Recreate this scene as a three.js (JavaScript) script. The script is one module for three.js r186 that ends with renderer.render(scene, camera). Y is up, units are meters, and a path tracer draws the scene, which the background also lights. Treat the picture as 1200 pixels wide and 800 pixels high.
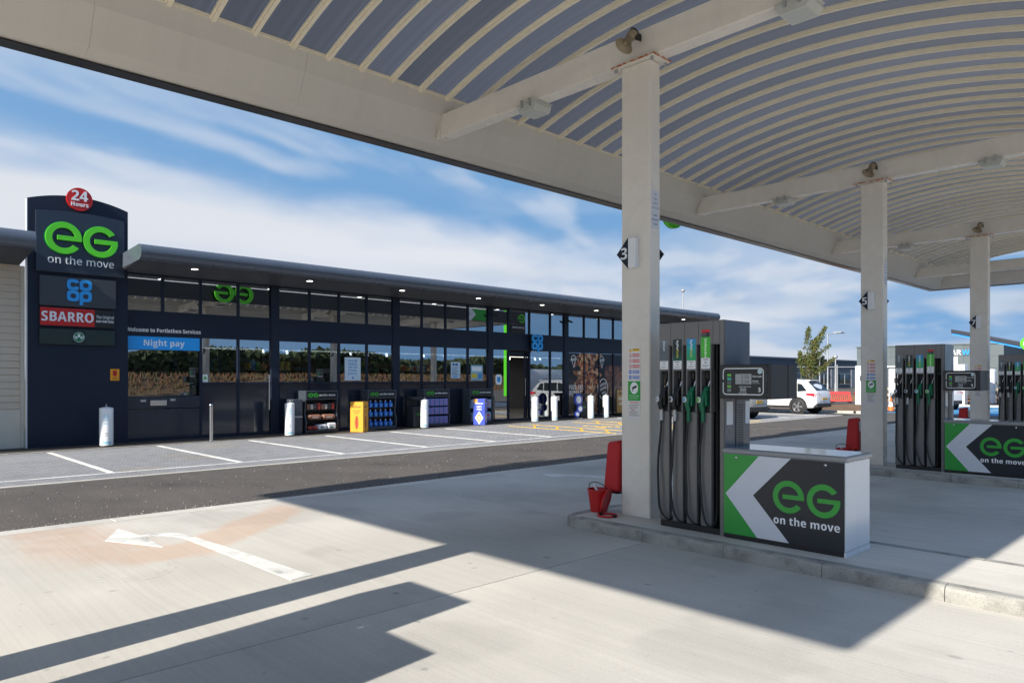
import * as THREE from 'three';
import { RoundedBoxGeometry } from 'three/addons/geometries/RoundedBoxGeometry.js';
import { TextGeometry } from 'three/addons/geometries/TextGeometry.js';
import { FontLoader } from 'three/addons/loaders/FontLoader.js';
import { mergeGeometries, toCreasedNormals } from 'three/addons/utils/BufferGeometryUtils.js';

// World: X runs along the pump islands (away from the shop), Y up, U = -Z runs along the canopy and the shop front.
// ---------------------------------------------------------------- camera, sky, sun, exposure
const scene = new THREE.Scene();
const camera = new THREE.PerspectiveCamera(2 * Math.atan(400 / 845) * 180 / Math.PI, 1.5, 0.05, 3000);
camera.position.set(0, 1.67, 0);
camera.rotation.y = 46.17 * Math.PI / 180;
camera.setViewOffset(1200, 800, 0, -44, 1200, 800);
const renderer = new THREE.WebGLRenderer({ antialias: true });
renderer.toneMapping = THREE.LinearToneMapping;
renderer.toneMappingExposure = 1.5;
renderer.shadowMap.enabled = true;
const SUN = new THREE.Vector3(0.197, 1, 1.639).normalize();
const sun = new THREE.DirectionalLight(new THREE.Color(1, 0.945, 0.85), 5);
sun.name = 'sun';
sun.position.copy(SUN).multiplyScalar(120).add(new THREE.Vector3(-10, 0, -20));
sun.target.position.set(-10, 0, -20);
sun.castShadow = true; sun.shadow.mapSize.set(4096, 4096);
Object.assign(sun.shadow.camera, { left: -60, right: 60, top: 60, bottom: -60, near: 1, far: 300 });
scene.add(sun, sun.target);

// seeded noise
function rng(seed) { let s = seed >>> 0; return () => { s = (s + 0x6d2b79f5) | 0; let t = Math.imul(s ^ (s >>> 15), 1 | s); t = (t + Math.imul(t ^ (t >>> 7), 61 | t)) ^ t; return ((t ^ (t >>> 14)) >>> 0) / 4294967296; }; }
const PERM = (() => { const r = rng(7), t = new Float32Array(65536); for (let i = 0; i < t.length; i++) t[i] = r(); return t; })();
const lat = (x, y) => PERM[(Math.imul(x, 374761393) + Math.imul(y, 668265263) >>> 8) & 65535];
function vnoise(x, y, px = 0, py = 0) {              // px, py: period
  let ix = Math.floor(x), iy = Math.floor(y); const fx = x - ix, fy = y - iy, s = fx * fx * (3 - 2 * fx), t = fy * fy * (3 - 2 * fy);
  let jx = ix + 1, jy = iy + 1;
  if (px) { ix = ((ix % px) + px) % px; jx = ((jx % px) + px) % px; }
  if (py) { iy = ((iy % py) + py) % py; jy = ((jy % py) + py) % py; }
  const a = lat(ix, iy), b = lat(jx, iy), c = lat(ix, jy), d = lat(jx, jy);
  return a + (b - a) * s + (c - a) * t + (a - b - c + d) * s * t;
}
function fbm(x, y, o = 4, px = 0, py = 0) { let v = 0, a = 0.5, n = 0; for (let i = 0; i < o; i++) { v += a * vnoise(x, y, px, py); n += a; x = x * 2 + (px ? 0 : 17.3); y = y * 2 + (py ? 0 : 9.1); px *= 2; py *= 2; a *= 0.5; } return v / n; }
const clamp = THREE.MathUtils.clamp, lerp = THREE.MathUtils.lerp;
const sstep = (a, b, x) => { const t = clamp((x - a) / (b - a), 0, 1); return t * t * (3 - 2 * t); };

{ // the sky: blue air, a white sheet of cloud low over the shop side, wisps of cirrus
  const W = 2048, H = 1024, data = new Float32Array(W * H * 4), zen = [0.065, 0.155, 0.37], mid = [0.115, 0.245, 0.435], hor = [0.135, 0.28, 0.49];
  for (let j = 0; j < H; j++) {
    const el = ((j + 0.5) / H - 0.5) * Math.PI, y = Math.sin(el), ce = Math.cos(el);
    for (let i = 0; i < W; i++) {
      const a = ((i + 0.5) / W - 0.5) * 2 * Math.PI, X = Math.cos(a) * ce, U = -Math.sin(a) * ce, o = (j * W + i) * 4, c = [0, 0, 0];
      const yy = Math.max(y, 0), t1 = 1 - Math.exp(-yy * 9), t2 = sstep(0.25, 1, yy);
      for (let k = 0; k < 3; k++) c[k] = lerp(lerp(hor[k], mid[k], t1), zen[k], t2);
      if (y > 0.0) {
        const q = 1 / (yy + 0.02), px = X * q, pu = U * q;
        const w1 = fbm(px * 0.35 + 3, pu * 0.35 + 8, 3) - 0.5, w2 = fbm(px * 0.35 + 31, pu * 0.35 - 4, 3) - 0.5;
        const sx = px + w1 * 1.1, su = pu + w2 * 1.1;
        // white sheet: begins about 3.4 units out over the shop, its edge drawn out into filaments
        const ra = sx * 0.86 + su * 0.5, rb = su * 0.86 - sx * 0.5;
        const fil = fbm(ra * 2.4 + 4, rb * 1.15 + 20, 7) - 0.5, big = fbm(sx * 0.5 + 5, su * 0.4 + 2, 4) - 0.5;
        const edge = -px - 3.2 + 1.1 * big + 0.95 * fil - 0.10 * Math.max(0, pu - 3.0);
        let sheet = sstep(-0.35, 0.8, edge) * (0.86 + 0.5 * (fbm(sx * 0.9 + pu * 0.2, su * 0.28, 6) - 0.35));
        sheet *= 1 - 0.6 * sstep(3.0, 5.5, pu) * sstep(0.42, 0.6, fbm(sx * 0.3 + 11, su * 0.25 + 3, 5));
        // cirrus: feathered filaments over the blue
        const f1 = fbm(ra * 3.4 + 9, rb * 1.3 + 40, 7), f2 = fbm(sx * 0.5 + 70, su * 0.5 + 13, 3);
        const cirrus = (1 - 0.92 * sstep(-0.1, 0.4, X)) * (sstep(0.44, 0.74, f1) * sstep(0.46, 0.66, f2) * 0.45 + 0.16 * sstep(0.4, 0.75, fbm(ra * 1.1 + 9, rb * 0.4 + 77, 5)));
        // low cumulus haze near the horizon with grey bases
        const az = Math.atan2(U, X) * 9, side = 1 - 0.93 * sstep(-0.1, 0.5, X), low = side * sstep(0.3, 0.0, yy) * sstep(0.36, 0.62, fbm(az * 0.8 + 2, yy * 34 + 5, 5));
        const grey = sstep(0.5, 0.72, fbm(az * 0.9 + 51, yy * 40 + 17, 5)) * sstep(0.17, 0.05, yy);
        let cov = clamp(1 - (1 - clamp(sheet, 0, 1)) * (1 - clamp(cirrus, 0, 1)) * (1 - 0.75 * low), 0, 0.97);
        const b = 0.56 + 0.1 * (fbm(sx * 0.7 + 1, su * 0.35 + 6, 4) - 0.5) - 0.13 * grey;
        const cl = [b * 0.88, b * 0.915, b * 0.985];
        for (let k = 0; k < 3; k++) c[k] = lerp(c[k], cl[k], cov);
      } else { const g = Math.exp(y * 8); c[0] = lerp(0.16, c[0], g); c[1] = lerp(0.16, c[1], g); c[2] = lerp(0.15, c[2], g); }
      const ang = Math.acos(clamp(X * SUN.x + y * SUN.y - U * SUN.z, -1, 1)), au = y > -0.05 ? 0.8 * Math.exp(-ang / 0.2) + 0.3 * Math.exp(-ang / 0.6) : 0; // bright air round the sun
      c[0] += au; c[1] += au * 0.97; c[2] += au * 0.92;
      data[o] = c[0]; data[o + 1] = c[1]; data[o + 2] = c[2]; data[o + 3] = 1;
    }
  }
  const t = new THREE.DataTexture(data, W, H, THREE.RGBAFormat, THREE.FloatType);
  t.mapping = THREE.EquirectangularReflectionMapping; t.magFilter = t.minFilter = THREE.LinearFilter; t.needsUpdate = true;
  scene.background = t; scene.environment = t;
}

// ---------------------------------------------------------------- helpers
const fontB = await new FontLoader().loadAsync('fonts/droid/droid_sans_bold.typeface.json');
const fontR = await new FontLoader().loadAsync('fonts/droid/droid_sans_regular.typeface.json');
const used = new Map();
const numbered = (n) => { const k = used.get(n) ?? 0; used.set(n, k + 1); return k ? n + '_' + String(k).padStart(3, '0') : n; };
function thing(name, label, category, [x, y, u] = [0, 0, 0], turn = 0, group) {
  const o = new THREE.Group(); o.name = numbered(name); scene.add(o);
  o.position.set(x, y, -u); o.rotation.y = turn; o.userData = { label, category };
  if (group) o.userData.group = group;
  return o;
}
function structure(name, label, [x, y, u] = [0, 0, 0]) { const o = new THREE.Group(); o.name = numbered(name); o.position.set(x, y, -u); o.userData = { kind: 'structure', label }; scene.add(o); return o; }
function obj(name, g, m, parent, label) {
  const o = new THREE.Mesh(Array.isArray(g) ? (g.length > 1 ? mergeGeometries(g.map(flat)) : g[0]) : g, m);
  o.name = name; o.castShadow = o.receiveShadow = true; if (label) o.userData.label = label;
  parent.add(o); return o;
}
function flat(g) { const n = g.index ? g.toNonIndexed() : g; for (const k of Object.keys(n.attributes)) if (!['position', 'normal', 'uv'].includes(k)) n.deleteAttribute(k); return n; }
function dup(o, [x, y, u], label, group, turn) { const c = o.clone(); c.name = numbered(o.name.replace(/_\d\d\d$/, '')); c.userData = { ...o.userData, label }; if (group) c.userData.group = group; c.position.set(x, y, -u); if (turn !== undefined) c.rotation.y = turn; scene.add(c); return c; }
// uv in metres from position and dominant normal
function metric(g, s = 1) {
  g = g.index ? g.toNonIndexed() : g; const p = g.attributes.position, n = g.attributes.normal, uv = new Float32Array(p.count * 2);
  for (let i = 0; i < p.count; i += 3) {
    let nx = 0, ny = 0, nz = 0; for (let k = 0; k < 3; k++) { nx += n.getX(i + k); ny += n.getY(i + k); nz += n.getZ(i + k); }
    nx = Math.abs(nx); ny = Math.abs(ny); nz = Math.abs(nz);
    for (let k = 0; k < 3; k++) { const x = p.getX(i + k), y = p.getY(i + k), z = p.getZ(i + k), [a, b] = ny >= nx && ny >= nz ? [x, -z] : nx >= nz ? [-z, y] : [x, y]; uv[(i + k) * 2] = a * s; uv[(i + k) * 2 + 1] = b * s; }
  }
  g.setAttribute('uv', new THREE.BufferAttribute(uv, 2)); return g;
}
// box given by ranges in X, Y, U; r = rounded edge radius
function bx(x0, x1, y0, y1, u0, u1, r = 0) {
  const w = Math.abs(x1 - x0), h = Math.abs(y1 - y0), d = Math.abs(u1 - u0);
  const g = r > 0 ? new RoundedBoxGeometry(w, h, d, 2, Math.min(r, w / 2.01, h / 2.01, d / 2.01)) : new THREE.BoxGeometry(w, h, d);
  g.translate((x0 + x1) / 2, (y0 + y1) / 2, -(u0 + u1) / 2); return metric(g);
}
const shapeOf = (pts, holes = []) => { const s = new THREE.Shape(pts.map((p) => new THREE.Vector2(p[0], p[1]))); for (const h of holes) s.holes.push(new THREE.Path(h.map((p) => new THREE.Vector2(p[0], p[1])))); return s; };
function prismU(pts, u0, u1, bevel = 0, holes) { const g = new THREE.ExtrudeGeometry(shapeOf(pts, holes), { depth: u1 - u0 - 2 * bevel, bevelEnabled: bevel > 0, bevelSize: bevel, bevelThickness: bevel, bevelOffset: -bevel, bevelSegments: 2, steps: 1, curveSegments: 8 }); g.translate(0, 0, -u1 + bevel); return metric(g); }
function prismX(pts, x0, x1, bevel = 0, holes) { const g = new THREE.ExtrudeGeometry(shapeOf(pts, holes), { depth: x1 - x0 - 2 * bevel, bevelEnabled: bevel > 0, bevelSize: bevel, bevelThickness: bevel, bevelOffset: -bevel, bevelSegments: 2, steps: 1, curveSegments: 8 }); g.rotateY(Math.PI / 2); g.translate(x0 + bevel, 0, 0); return metric(g); }
// flat sheet on the ground from points [X, U]
function sheet(pts, y) { const g = new THREE.ShapeGeometry(shapeOf(pts)); g.rotateX(-Math.PI / 2); g.translate(0, y, 0); return metric(g); }
function slabPoly(pts, y0, y1) { const g = new THREE.ExtrudeGeometry(shapeOf(pts), { depth: y1 - y0, bevelEnabled: false }); g.rotateX(-Math.PI / 2); g.translate(0, y0, 0); return metric(g); }
const rect = (x0, x1, u0, u1) => [[x0, u0], [x1, u0], [x1, u1], [x0, u1]];
const P = (x, y, u) => new THREE.Vector3(x, y, -u);
function tube(pts, r, seg = 24, rad = 8) { return new THREE.TubeGeometry(new THREE.CatmullRomCurve3(pts.map((p) => P(...p))), seg, r, rad, false); }
function rod(a, b, r, rad = 8, r2 = r) { const A = P(...a), B = P(...b), g = new THREE.CylinderGeometry(r2, r, A.distanceTo(B), rad); g.applyQuaternion(new THREE.Quaternion().setFromUnitVectors(new THREE.Vector3(0, 1, 0), B.clone().sub(A).normalize())); const c = A.add(B).multiplyScalar(0.5); g.translate(c.x, c.y, c.z); return g; }
function lathe(pts, seg = 24) { return new THREE.LatheGeometry(pts.map((p) => new THREE.Vector2(p[0], p[1])), seg); }
function cyl(x, u, y0, y1, r, seg = 20) { const g = new THREE.CylinderGeometry(r, r, y1 - y0, seg); g.translate(x, (y0 + y1) / 2, -u); return g; }
function text(str, size, depth, font = fontB, align = 'c') {
  const g = new TextGeometry(str, { font, size, depth, curveSegments: 5, bevelEnabled: false }); g.computeBoundingBox(); const b = g.boundingBox;
  g.translate(align === 'c' ? -(b.min.x + b.max.x) / 2 : -b.min.x, 0, 0); return g;
}
const toX = (g, x, y, u) => g.rotateY(Math.PI / 2).translate(x, y, -u);          // drawn in xy, faces +X with its right along +U
const toF = (g, x, y, u) => g.translate(x, y, -u);                               // faces -U (towards the camera side)
// the round e and G of the wordmark; e: gap below the bar, G: its mirror
function letterE(R, flip, depth, bevel = 0) {
  const pts = [], ri = 0.655, b = 0.135, t0 = Math.asin(-b), t1 = 2 * Math.PI - 0.62, ti = Math.asin(b / ri), n = 40;
  for (let i = 0; i <= n; i++) { const t = t0 + (t1 - t0) * i / n; pts.push([Math.cos(t), Math.sin(t)]); }
  for (let i = 0; i <= n; i++) { const t = t1 - 0.06 + (ti - t1 + 0.06) * i / n; pts.push([Math.cos(t) * ri, Math.sin(t) * ri]); }
  pts.push([-0.36, b], [-0.36, -b]);
  const q = pts.map(([x, y]) => [x * R, (flip ? -y : y) * R]); if (flip) q.reverse();
  return depth ? new THREE.ExtrudeGeometry(shapeOf(q), { depth, bevelEnabled: bevel > 0, bevelSize: bevel, bevelThickness: bevel, bevelSegments: 2 }) : q;
}
// ---------------------------------------------------------------- textures
function canvas(w, h, draw) { const c = document.createElement('canvas'); c.width = w; c.height = h; const k = c.getContext('2d'); draw(k, w, h); const t = new THREE.CanvasTexture(c); t.colorSpace = THREE.SRGBColorSpace; t.magFilter = THREE.LinearFilter; t.anisotropy = 8; return t; }
function dataTex(w, h, f, srgb, rep = true) {
  const d = new Uint8Array(w * h * 4), c = [0, 0, 0];
  for (let j = 0; j < h; j++) for (let i = 0; i < w; i++) { f(i, j, c); const o = (j * w + i) * 4; d[o] = clamp(c[0], 0, 255); d[o + 1] = clamp(c[1], 0, 255); d[o + 2] = clamp(c[2], 0, 255); d[o + 3] = 255; }
  const t = new THREE.DataTexture(d, w, h); if (rep) t.wrapS = t.wrapT = THREE.RepeatWrapping; t.magFilter = THREE.LinearFilter; t.minFilter = THREE.LinearMipmapLinearFilter; t.generateMipmaps = true; if (srgb) t.colorSpace = THREE.SRGBColorSpace; t.needsUpdate = true; return t;
}
const per = (t, mx, my = mx) => { t.repeat.set(1 / mx, 1 / my); return t; };
const rowNoise = (n, seed, soft = 1) => { const r = rng(seed), a = Float32Array.from({ length: n }, r), b = new Float32Array(n); for (let i = 0; i < n; i++) { let s = 0; for (let k = -soft; k <= soft; k++) s += a[(i + k + n) % n]; b[i] = s / (2 * soft + 1) - 0.5; } return b; };
// brushed concrete: broom lines run along X
function concrete(N, M, seed, metres, metresV, stain) {
  const r = rng(seed), fine = rowNoise(M, seed + 1, 2), coarse = rowNoise(M, seed + 2, 5), pits = new Float32Array(N * M), oil = new Float32Array(N * M);
  for (let k = 0; k < 90; k++) { const cx = r() * N, cy = r() * M, R0 = N * (0.0015 + 0.011 * r() * r()), a = 10 + 26 * r(), b = Math.ceil(R0 * 1.4); for (let y = -b; y <= b; y++) for (let x = -b; x <= b; x++) { const d = Math.hypot(x, y) * (1 + 0.7 * (vnoise((cx + x) * 0.12, (cy + y) * 0.12) - 0.5)); if (d < R0) oil[(((cy + y) | 0) % M + M) % M * N + (((cx + x) | 0) % N + N) % N] += a * sstep(R0, R0 * 0.35, d); } }
  for (let k = 0; k < N * M / 4000; k++) { const x = (r() * N) | 0, y = (r() * M) | 0, s = r(); pits[y * N + x] = s; if (s > 0.6) { pits[y * N + (x + 1) % N] = s; pits[((y + 1) % M) * N + x] = s * 0.7; } }
  return dataTex(N, M, (i, j, c) => {
    const x = i / N, y = j / M, X = Math.round(metres), Y = Math.round(metresV);
    const wob = Math.round((vnoise(x * X * 1.5, y * Y * 2, X * 1.5 | 0, Y * 2) - 0.5) * 10), jj = (j + wob + M) % M;
    const patch = fbm(x * X * 0.5, y * Y * 0.5, 5, Math.max(1, X * 0.5 | 0), Math.max(1, Y * 0.5 | 0)) - 0.5, streak = fbm(x * X * 0.75, y * Y * 6, 3, Math.max(1, X * 0.75 | 0), Y * 6) - 0.5, g = lat(i * 7 + seed, j * 3) - 0.5;
    let v = 194 + patch * 42 + streak * 9 + fine[jj] * (11 + 26 * Math.max(0, patch)) + coarse[jj] * 6 + g * 13;
    v -= oil[j * N + i];
    const dark = sstep(0.62, 0.75, fbm(x * X + 5, y * Y + 9, 4, X, Y)); v -= dark * 9;
    v -= pits[j * N + i] * 42;
    c[0] = v * 1.014; c[1] = v * 0.99; c[2] = v * 0.945;
    if (stain) stain(x, y, c);
  }, true);
}
console.log('textures');
const concTex = per(concrete(1024, 2048, 11, 6, 8), 6, 8);
const asphaltTex = per(dataTex(1024, 1024, (i, j, c) => { const x = i / 1024, y = j / 1024, p = fbm(x * 4, y * 4, 4, 4, 4) - 0.5, s = fbm(x * 3, y * 20, 3, 3, 20) - 0.5, g = lat(i * 5, j * 3), h = lat((i >> 1) * 3, (j >> 1) * 7); let v = 80 + p * 22 + s * 10 + (g - 0.5) * 26 + (h > 0.94 ? 34 : 0) + (h < 0.1 ? -20 : 0); c[0] = v * 1.05; c[1] = v * 0.98; c[2] = v * 0.92; }, true), 4);
const asphaltBump = per(dataTex(512, 512, (i, j, c) => { c[0] = c[1] = c[2] = 255 * (0.6 * lat(i >> 1, j >> 1) + 0.4 * lat(i * 3, j * 5)); }), 2.2);
const grainTex = per(dataTex(512, 512, (i, j, c) => { const x = i / 512, y = j / 512; c[0] = c[1] = c[2] = 255 * clamp(0.55 * fbm(x * 8, y * 8, 5, 8, 8) + 0.45 * lat(i, j), 0, 1); }), 0.9);
const paintTex = per(dataTex(512, 512, (i, j, c) => { const x = i / 512, y = j / 512, v = 248 + (fbm(x * 3, y * 3, 5, 3, 3) - 0.5) * 12 + (fbm(x * 26, y * 3, 3, 26, 3) - 0.5) * 6 + (lat(i, j) - 0.5) * 5; c[0] = v; c[1] = v; c[2] = v * 0.995; }, true), 2.3);
const wearTex = per(dataTex(512, 512, (i, j, c) => { const x = i / 512, y = j / 512; const v = 150 + (fbm(x * 5, y * 5, 5, 5, 5) - 0.5) * 150 + (lat(i, j) - 0.5) * 24; c[0] = c[1] = c[2] = v; }), 1.7);
const markTex = per(dataTex(1024, 1024, (i, j, c) => { const x = i / 1024, y = j / 1024, n = fbm(x * 14, y * 14, 5, 14, 14), v = 240 - 14 * sstep(0.52, 0.66, n) - 30 * sstep(0.74, 0.82, n) - 10 * lat(i, j) + 20 * (fbm(x * 3, y * 3, 3, 3, 3) - 0.5); c[0] = v; c[1] = v * 0.995; c[2] = v * 0.975; }, true), 2);
const stoneTex = per(dataTex(512, 512, (i, j, c) => { const x = i / 512, y = j / 512, p = fbm(x * 5, y * 5, 6, 5, 5), q = sstep(0.56, 0.7, fbm(x * 9 + 3, y * 9, 5, 9, 9)), v = 172 + 48 * (p - 0.5) + 26 * (lat(i, j) - 0.5) - 16 * q - (lat(i >> 1, j >> 1) > 0.97 ? 45 : 0); c[0] = v * 1.01; c[1] = v * 0.995; c[2] = v * 0.965; }, true), 1.1);
const rustTex = per(dataTex(256, 256, (i, j, c) => { const x = i / 256, y = j / 256, n = fbm(x * 9, y * 9, 5, 9, 9), r = sstep(0.4, 0.52, n); c[0] = lerp(214, 150 + 50 * lat(i, j), r); c[1] = lerp(205, 84, r); c[2] = lerp(190, 34, r); }, true), 0.3);

// ---------------------------------------------------------------- materials (linear base colours)
const L = (r, g, b) => new THREE.Color().setRGB(r, g, b);
const M = (c, rough = 0.6, o = {}) => new THREE.MeshStandardMaterial({ color: c, roughness: rough, ...o });
const Ph = (o) => new THREE.MeshPhysicalMaterial(o);
const m = {
  conc: M(L(1, 1, 1), 0.9, { map: concTex, bumpMap: concTex, bumpScale: 0.0015 }),
  kerb: M(L(0.8, 0.8, 0.78), 0.92, { map: stoneTex, bumpMap: grainTex, bumpScale: 0.002 }),
  asphalt: M(L(1, 1, 1), 0.88, { map: asphaltTex, bumpMap: asphaltBump, bumpScale: 0.004 }),
  sealant: M(L(0.03, 0.03, 0.032), 0.8),
  block: M(L(1, 1, 1), 0.9, { bumpMap: grainTex, bumpScale: 0.002 }),
  joint: M(L(0.09, 0.085, 0.075), 1),
  path: M(L(0.55, 0.53, 0.5), 0.9, { map: asphaltTex }),
  edging: M(L(0.9, 0.89, 0.86), 0.9, { map: concTex }),
  white: M(L(0.9, 0.895, 0.88), 0.7, { map: markTex }),
  yellow: M(L(1.0, 0.62, 0.05), 0.7, { map: markTex }),
  cream: M(L(0.8, 0.75, 0.68), 0.5, { map: paintTex, roughnessMap: wearTex, bumpMap: grainTex, bumpScale: 0.0006 }),
  rib: M(L(0.88, 0.79, 0.62), 0.5, { map: paintTex }),
  soffit: M(L(0.66, 0.625, 0.57), 0.6, { map: paintTex }),
  fascia: M(L(0.012, 0.013, 0.017), 0.3),
  rust: M(L(0.95, 0.9, 0.85), 0.85, { map: rustTex, bumpMap: grainTex, bumpScale: 0.003 }),
  navy: Ph({ color: L(0.013, 0.02, 0.04), roughness: 0.5, specularIntensity: 0.55, map: paintTex }),
  navyGloss: M(L(0.026, 0.034, 0.052), 0.22, { map: paintTex }),
  spandrel: Ph({ color: L(0.02, 0.027, 0.045), roughness: 0.12, map: paintTex, clearcoat: 0.5, clearcoatRoughness: 0.05 }),
  roofLip: M(L(0.11, 0.13, 0.165), 0.55, { roughnessMap: wearTex, map: paintTex, metalness: 0.25 }),
  soffitDark: M(L(0.06, 0.066, 0.08), 0.55, { map: paintTex }),
  beige: M(L(0.62, 0.52, 0.41), 0.65, { map: paintTex }),
  creamWall: M(L(0.66, 0.6, 0.5), 0.7, { map: paintTex }),
  black: M(L(0.012, 0.012, 0.013), 0.5), rubber: M(L(0.014, 0.014, 0.015), 0.55, { bumpMap: grainTex, bumpScale: 0.001 }),
  pump: M(L(0.175, 0.17, 0.168), 0.42, { map: paintTex, roughnessMap: wearTex }),
  pumpSide: M(L(0.12, 0.125, 0.15), 0.42, { map: paintTex, roughnessMap: wearTex }),
  charcoal: M(L(0.027, 0.029, 0.034), 0.6),
  boxWhite: M(L(0.74, 0.76, 0.79), 0.32, { map: paintTex, roughnessMap: wearTex }),
  lidGrey: M(L(0.27, 0.275, 0.285), 0.4, { roughnessMap: wearTex }),
  lidTop: M(L(0.27, 0.275, 0.285), 0.1),
  steel: M(L(0.62, 0.62, 0.62), 0.28, { metalness: 1, roughnessMap: wearTex }),
  galv: M(L(0.5, 0.51, 0.52), 0.5, { metalness: 0.7, map: paintTex }),
  green: M(L(0.02, 0.36, 0.035), 0.35), brightGreen: M(L(0.1, 0.62, 0.02), 0.35), darkGreen: M(L(0.0, 0.14, 0.06), 0.4),
  red: M(L(0.56, 0.012, 0.012), 0.42, { map: paintTex }), redFabric: M(L(0.52, 0.008, 0.01), 0.55, { bumpMap: grainTex, bumpScale: 0.003 }),
  signWhite: M(L(0.78, 0.8, 0.82), 0.4), blue: M(L(0.03, 0.34, 0.8), 0.35), orange: M(L(0.85, 0.16, 0.02), 0.5),
  horn: M(L(0.3, 0.24, 0.16), 0.5, { map: paintTex }), lampBody: M(L(0.55, 0.56, 0.53), 0.45, { map: paintTex }),
  glass: Ph({ color: L(0.5, 0.56, 0.62), roughness: 0, transmission: 1, thickness: 0, ior: 4.4 }),
  lampGlass: Ph({ color: L(0.85, 0.87, 0.85), roughness: 0.35, transmission: 0.6, thickness: 0 }),
  poly: Ph({ color: L(0.068, 0.077, 0.098), roughness: 0.94, transmission: 1, thickness: 0, ior: 1.5, map: per(dataTex(256, 8, (i, j, c) => { const v = (i % 16 < 3 ? 168 : 235) + 30 * (lat(i >> 4, 3) - 0.5); c[0] = c[1] = c[2] = v; }, true), 0.49, 1) }),
  glow: M(L(0.9, 0.9, 0.88), 0.5, { emissive: L(1, 0.96, 0.88), emissiveIntensity: 5 }),
  track: M(L(0.9, 0.9, 0.88), 0.5, { emissive: L(1, 0.97, 0.9), emissiveIntensity: 1.3 }),
  wallIn: M(L(0.12, 0.12, 0.125), 0.8), floorIn: M(L(0.16, 0.155, 0.15), 0.35), ceilIn: M(L(0.03, 0.032, 0.035), 0.8),
};
const print = (t, rough = 0.35) => M(L(1, 1, 1), rough, { map: t });
// a flat print: a thin plate whose face carries the picture
function plateX(t, x, y0, y1, u0, u1, th = 0.004) { const g = new THREE.BoxGeometry(u1 - u0, y1 - y0, th); return toX(g, x + th / 2, (y0 + y1) / 2, (u0 + u1) / 2); }
function plateF(t, x0, x1, y0, y1, u, th = 0.004) { return toF(new THREE.BoxGeometry(x1 - x0, y1 - y0, th), (x0 + x1) / 2, (y0 + y1) / 2, u - th / 2); }
function drawEG(k, cx, cy, R, gap, col) {
  k.fillStyle = col;
  for (const [f, ox] of [[false, -R - gap / 2], [true, R + gap / 2]]) { k.beginPath(); letterE(R, f, 0).forEach(([x, y], i) => (i ? k.lineTo(cx + ox + x, cy - y) : k.moveTo(cx + ox + x, cy - y))); k.closePath(); k.fill(); }
}
const F = (k, size, bold = true) => { k.font = (bold ? 'bold ' : '') + size + 'px sans-serif'; };
function fitText(k, str, x, y, w, size, bold = true, align = 'left') { F(k, size, bold); k.textAlign = align; const s = w ? w / k.measureText(str).width : 1; k.save(); k.translate(x, y); k.scale(s, 1); k.fillText(str, 0, 0); k.restore(); }

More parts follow.
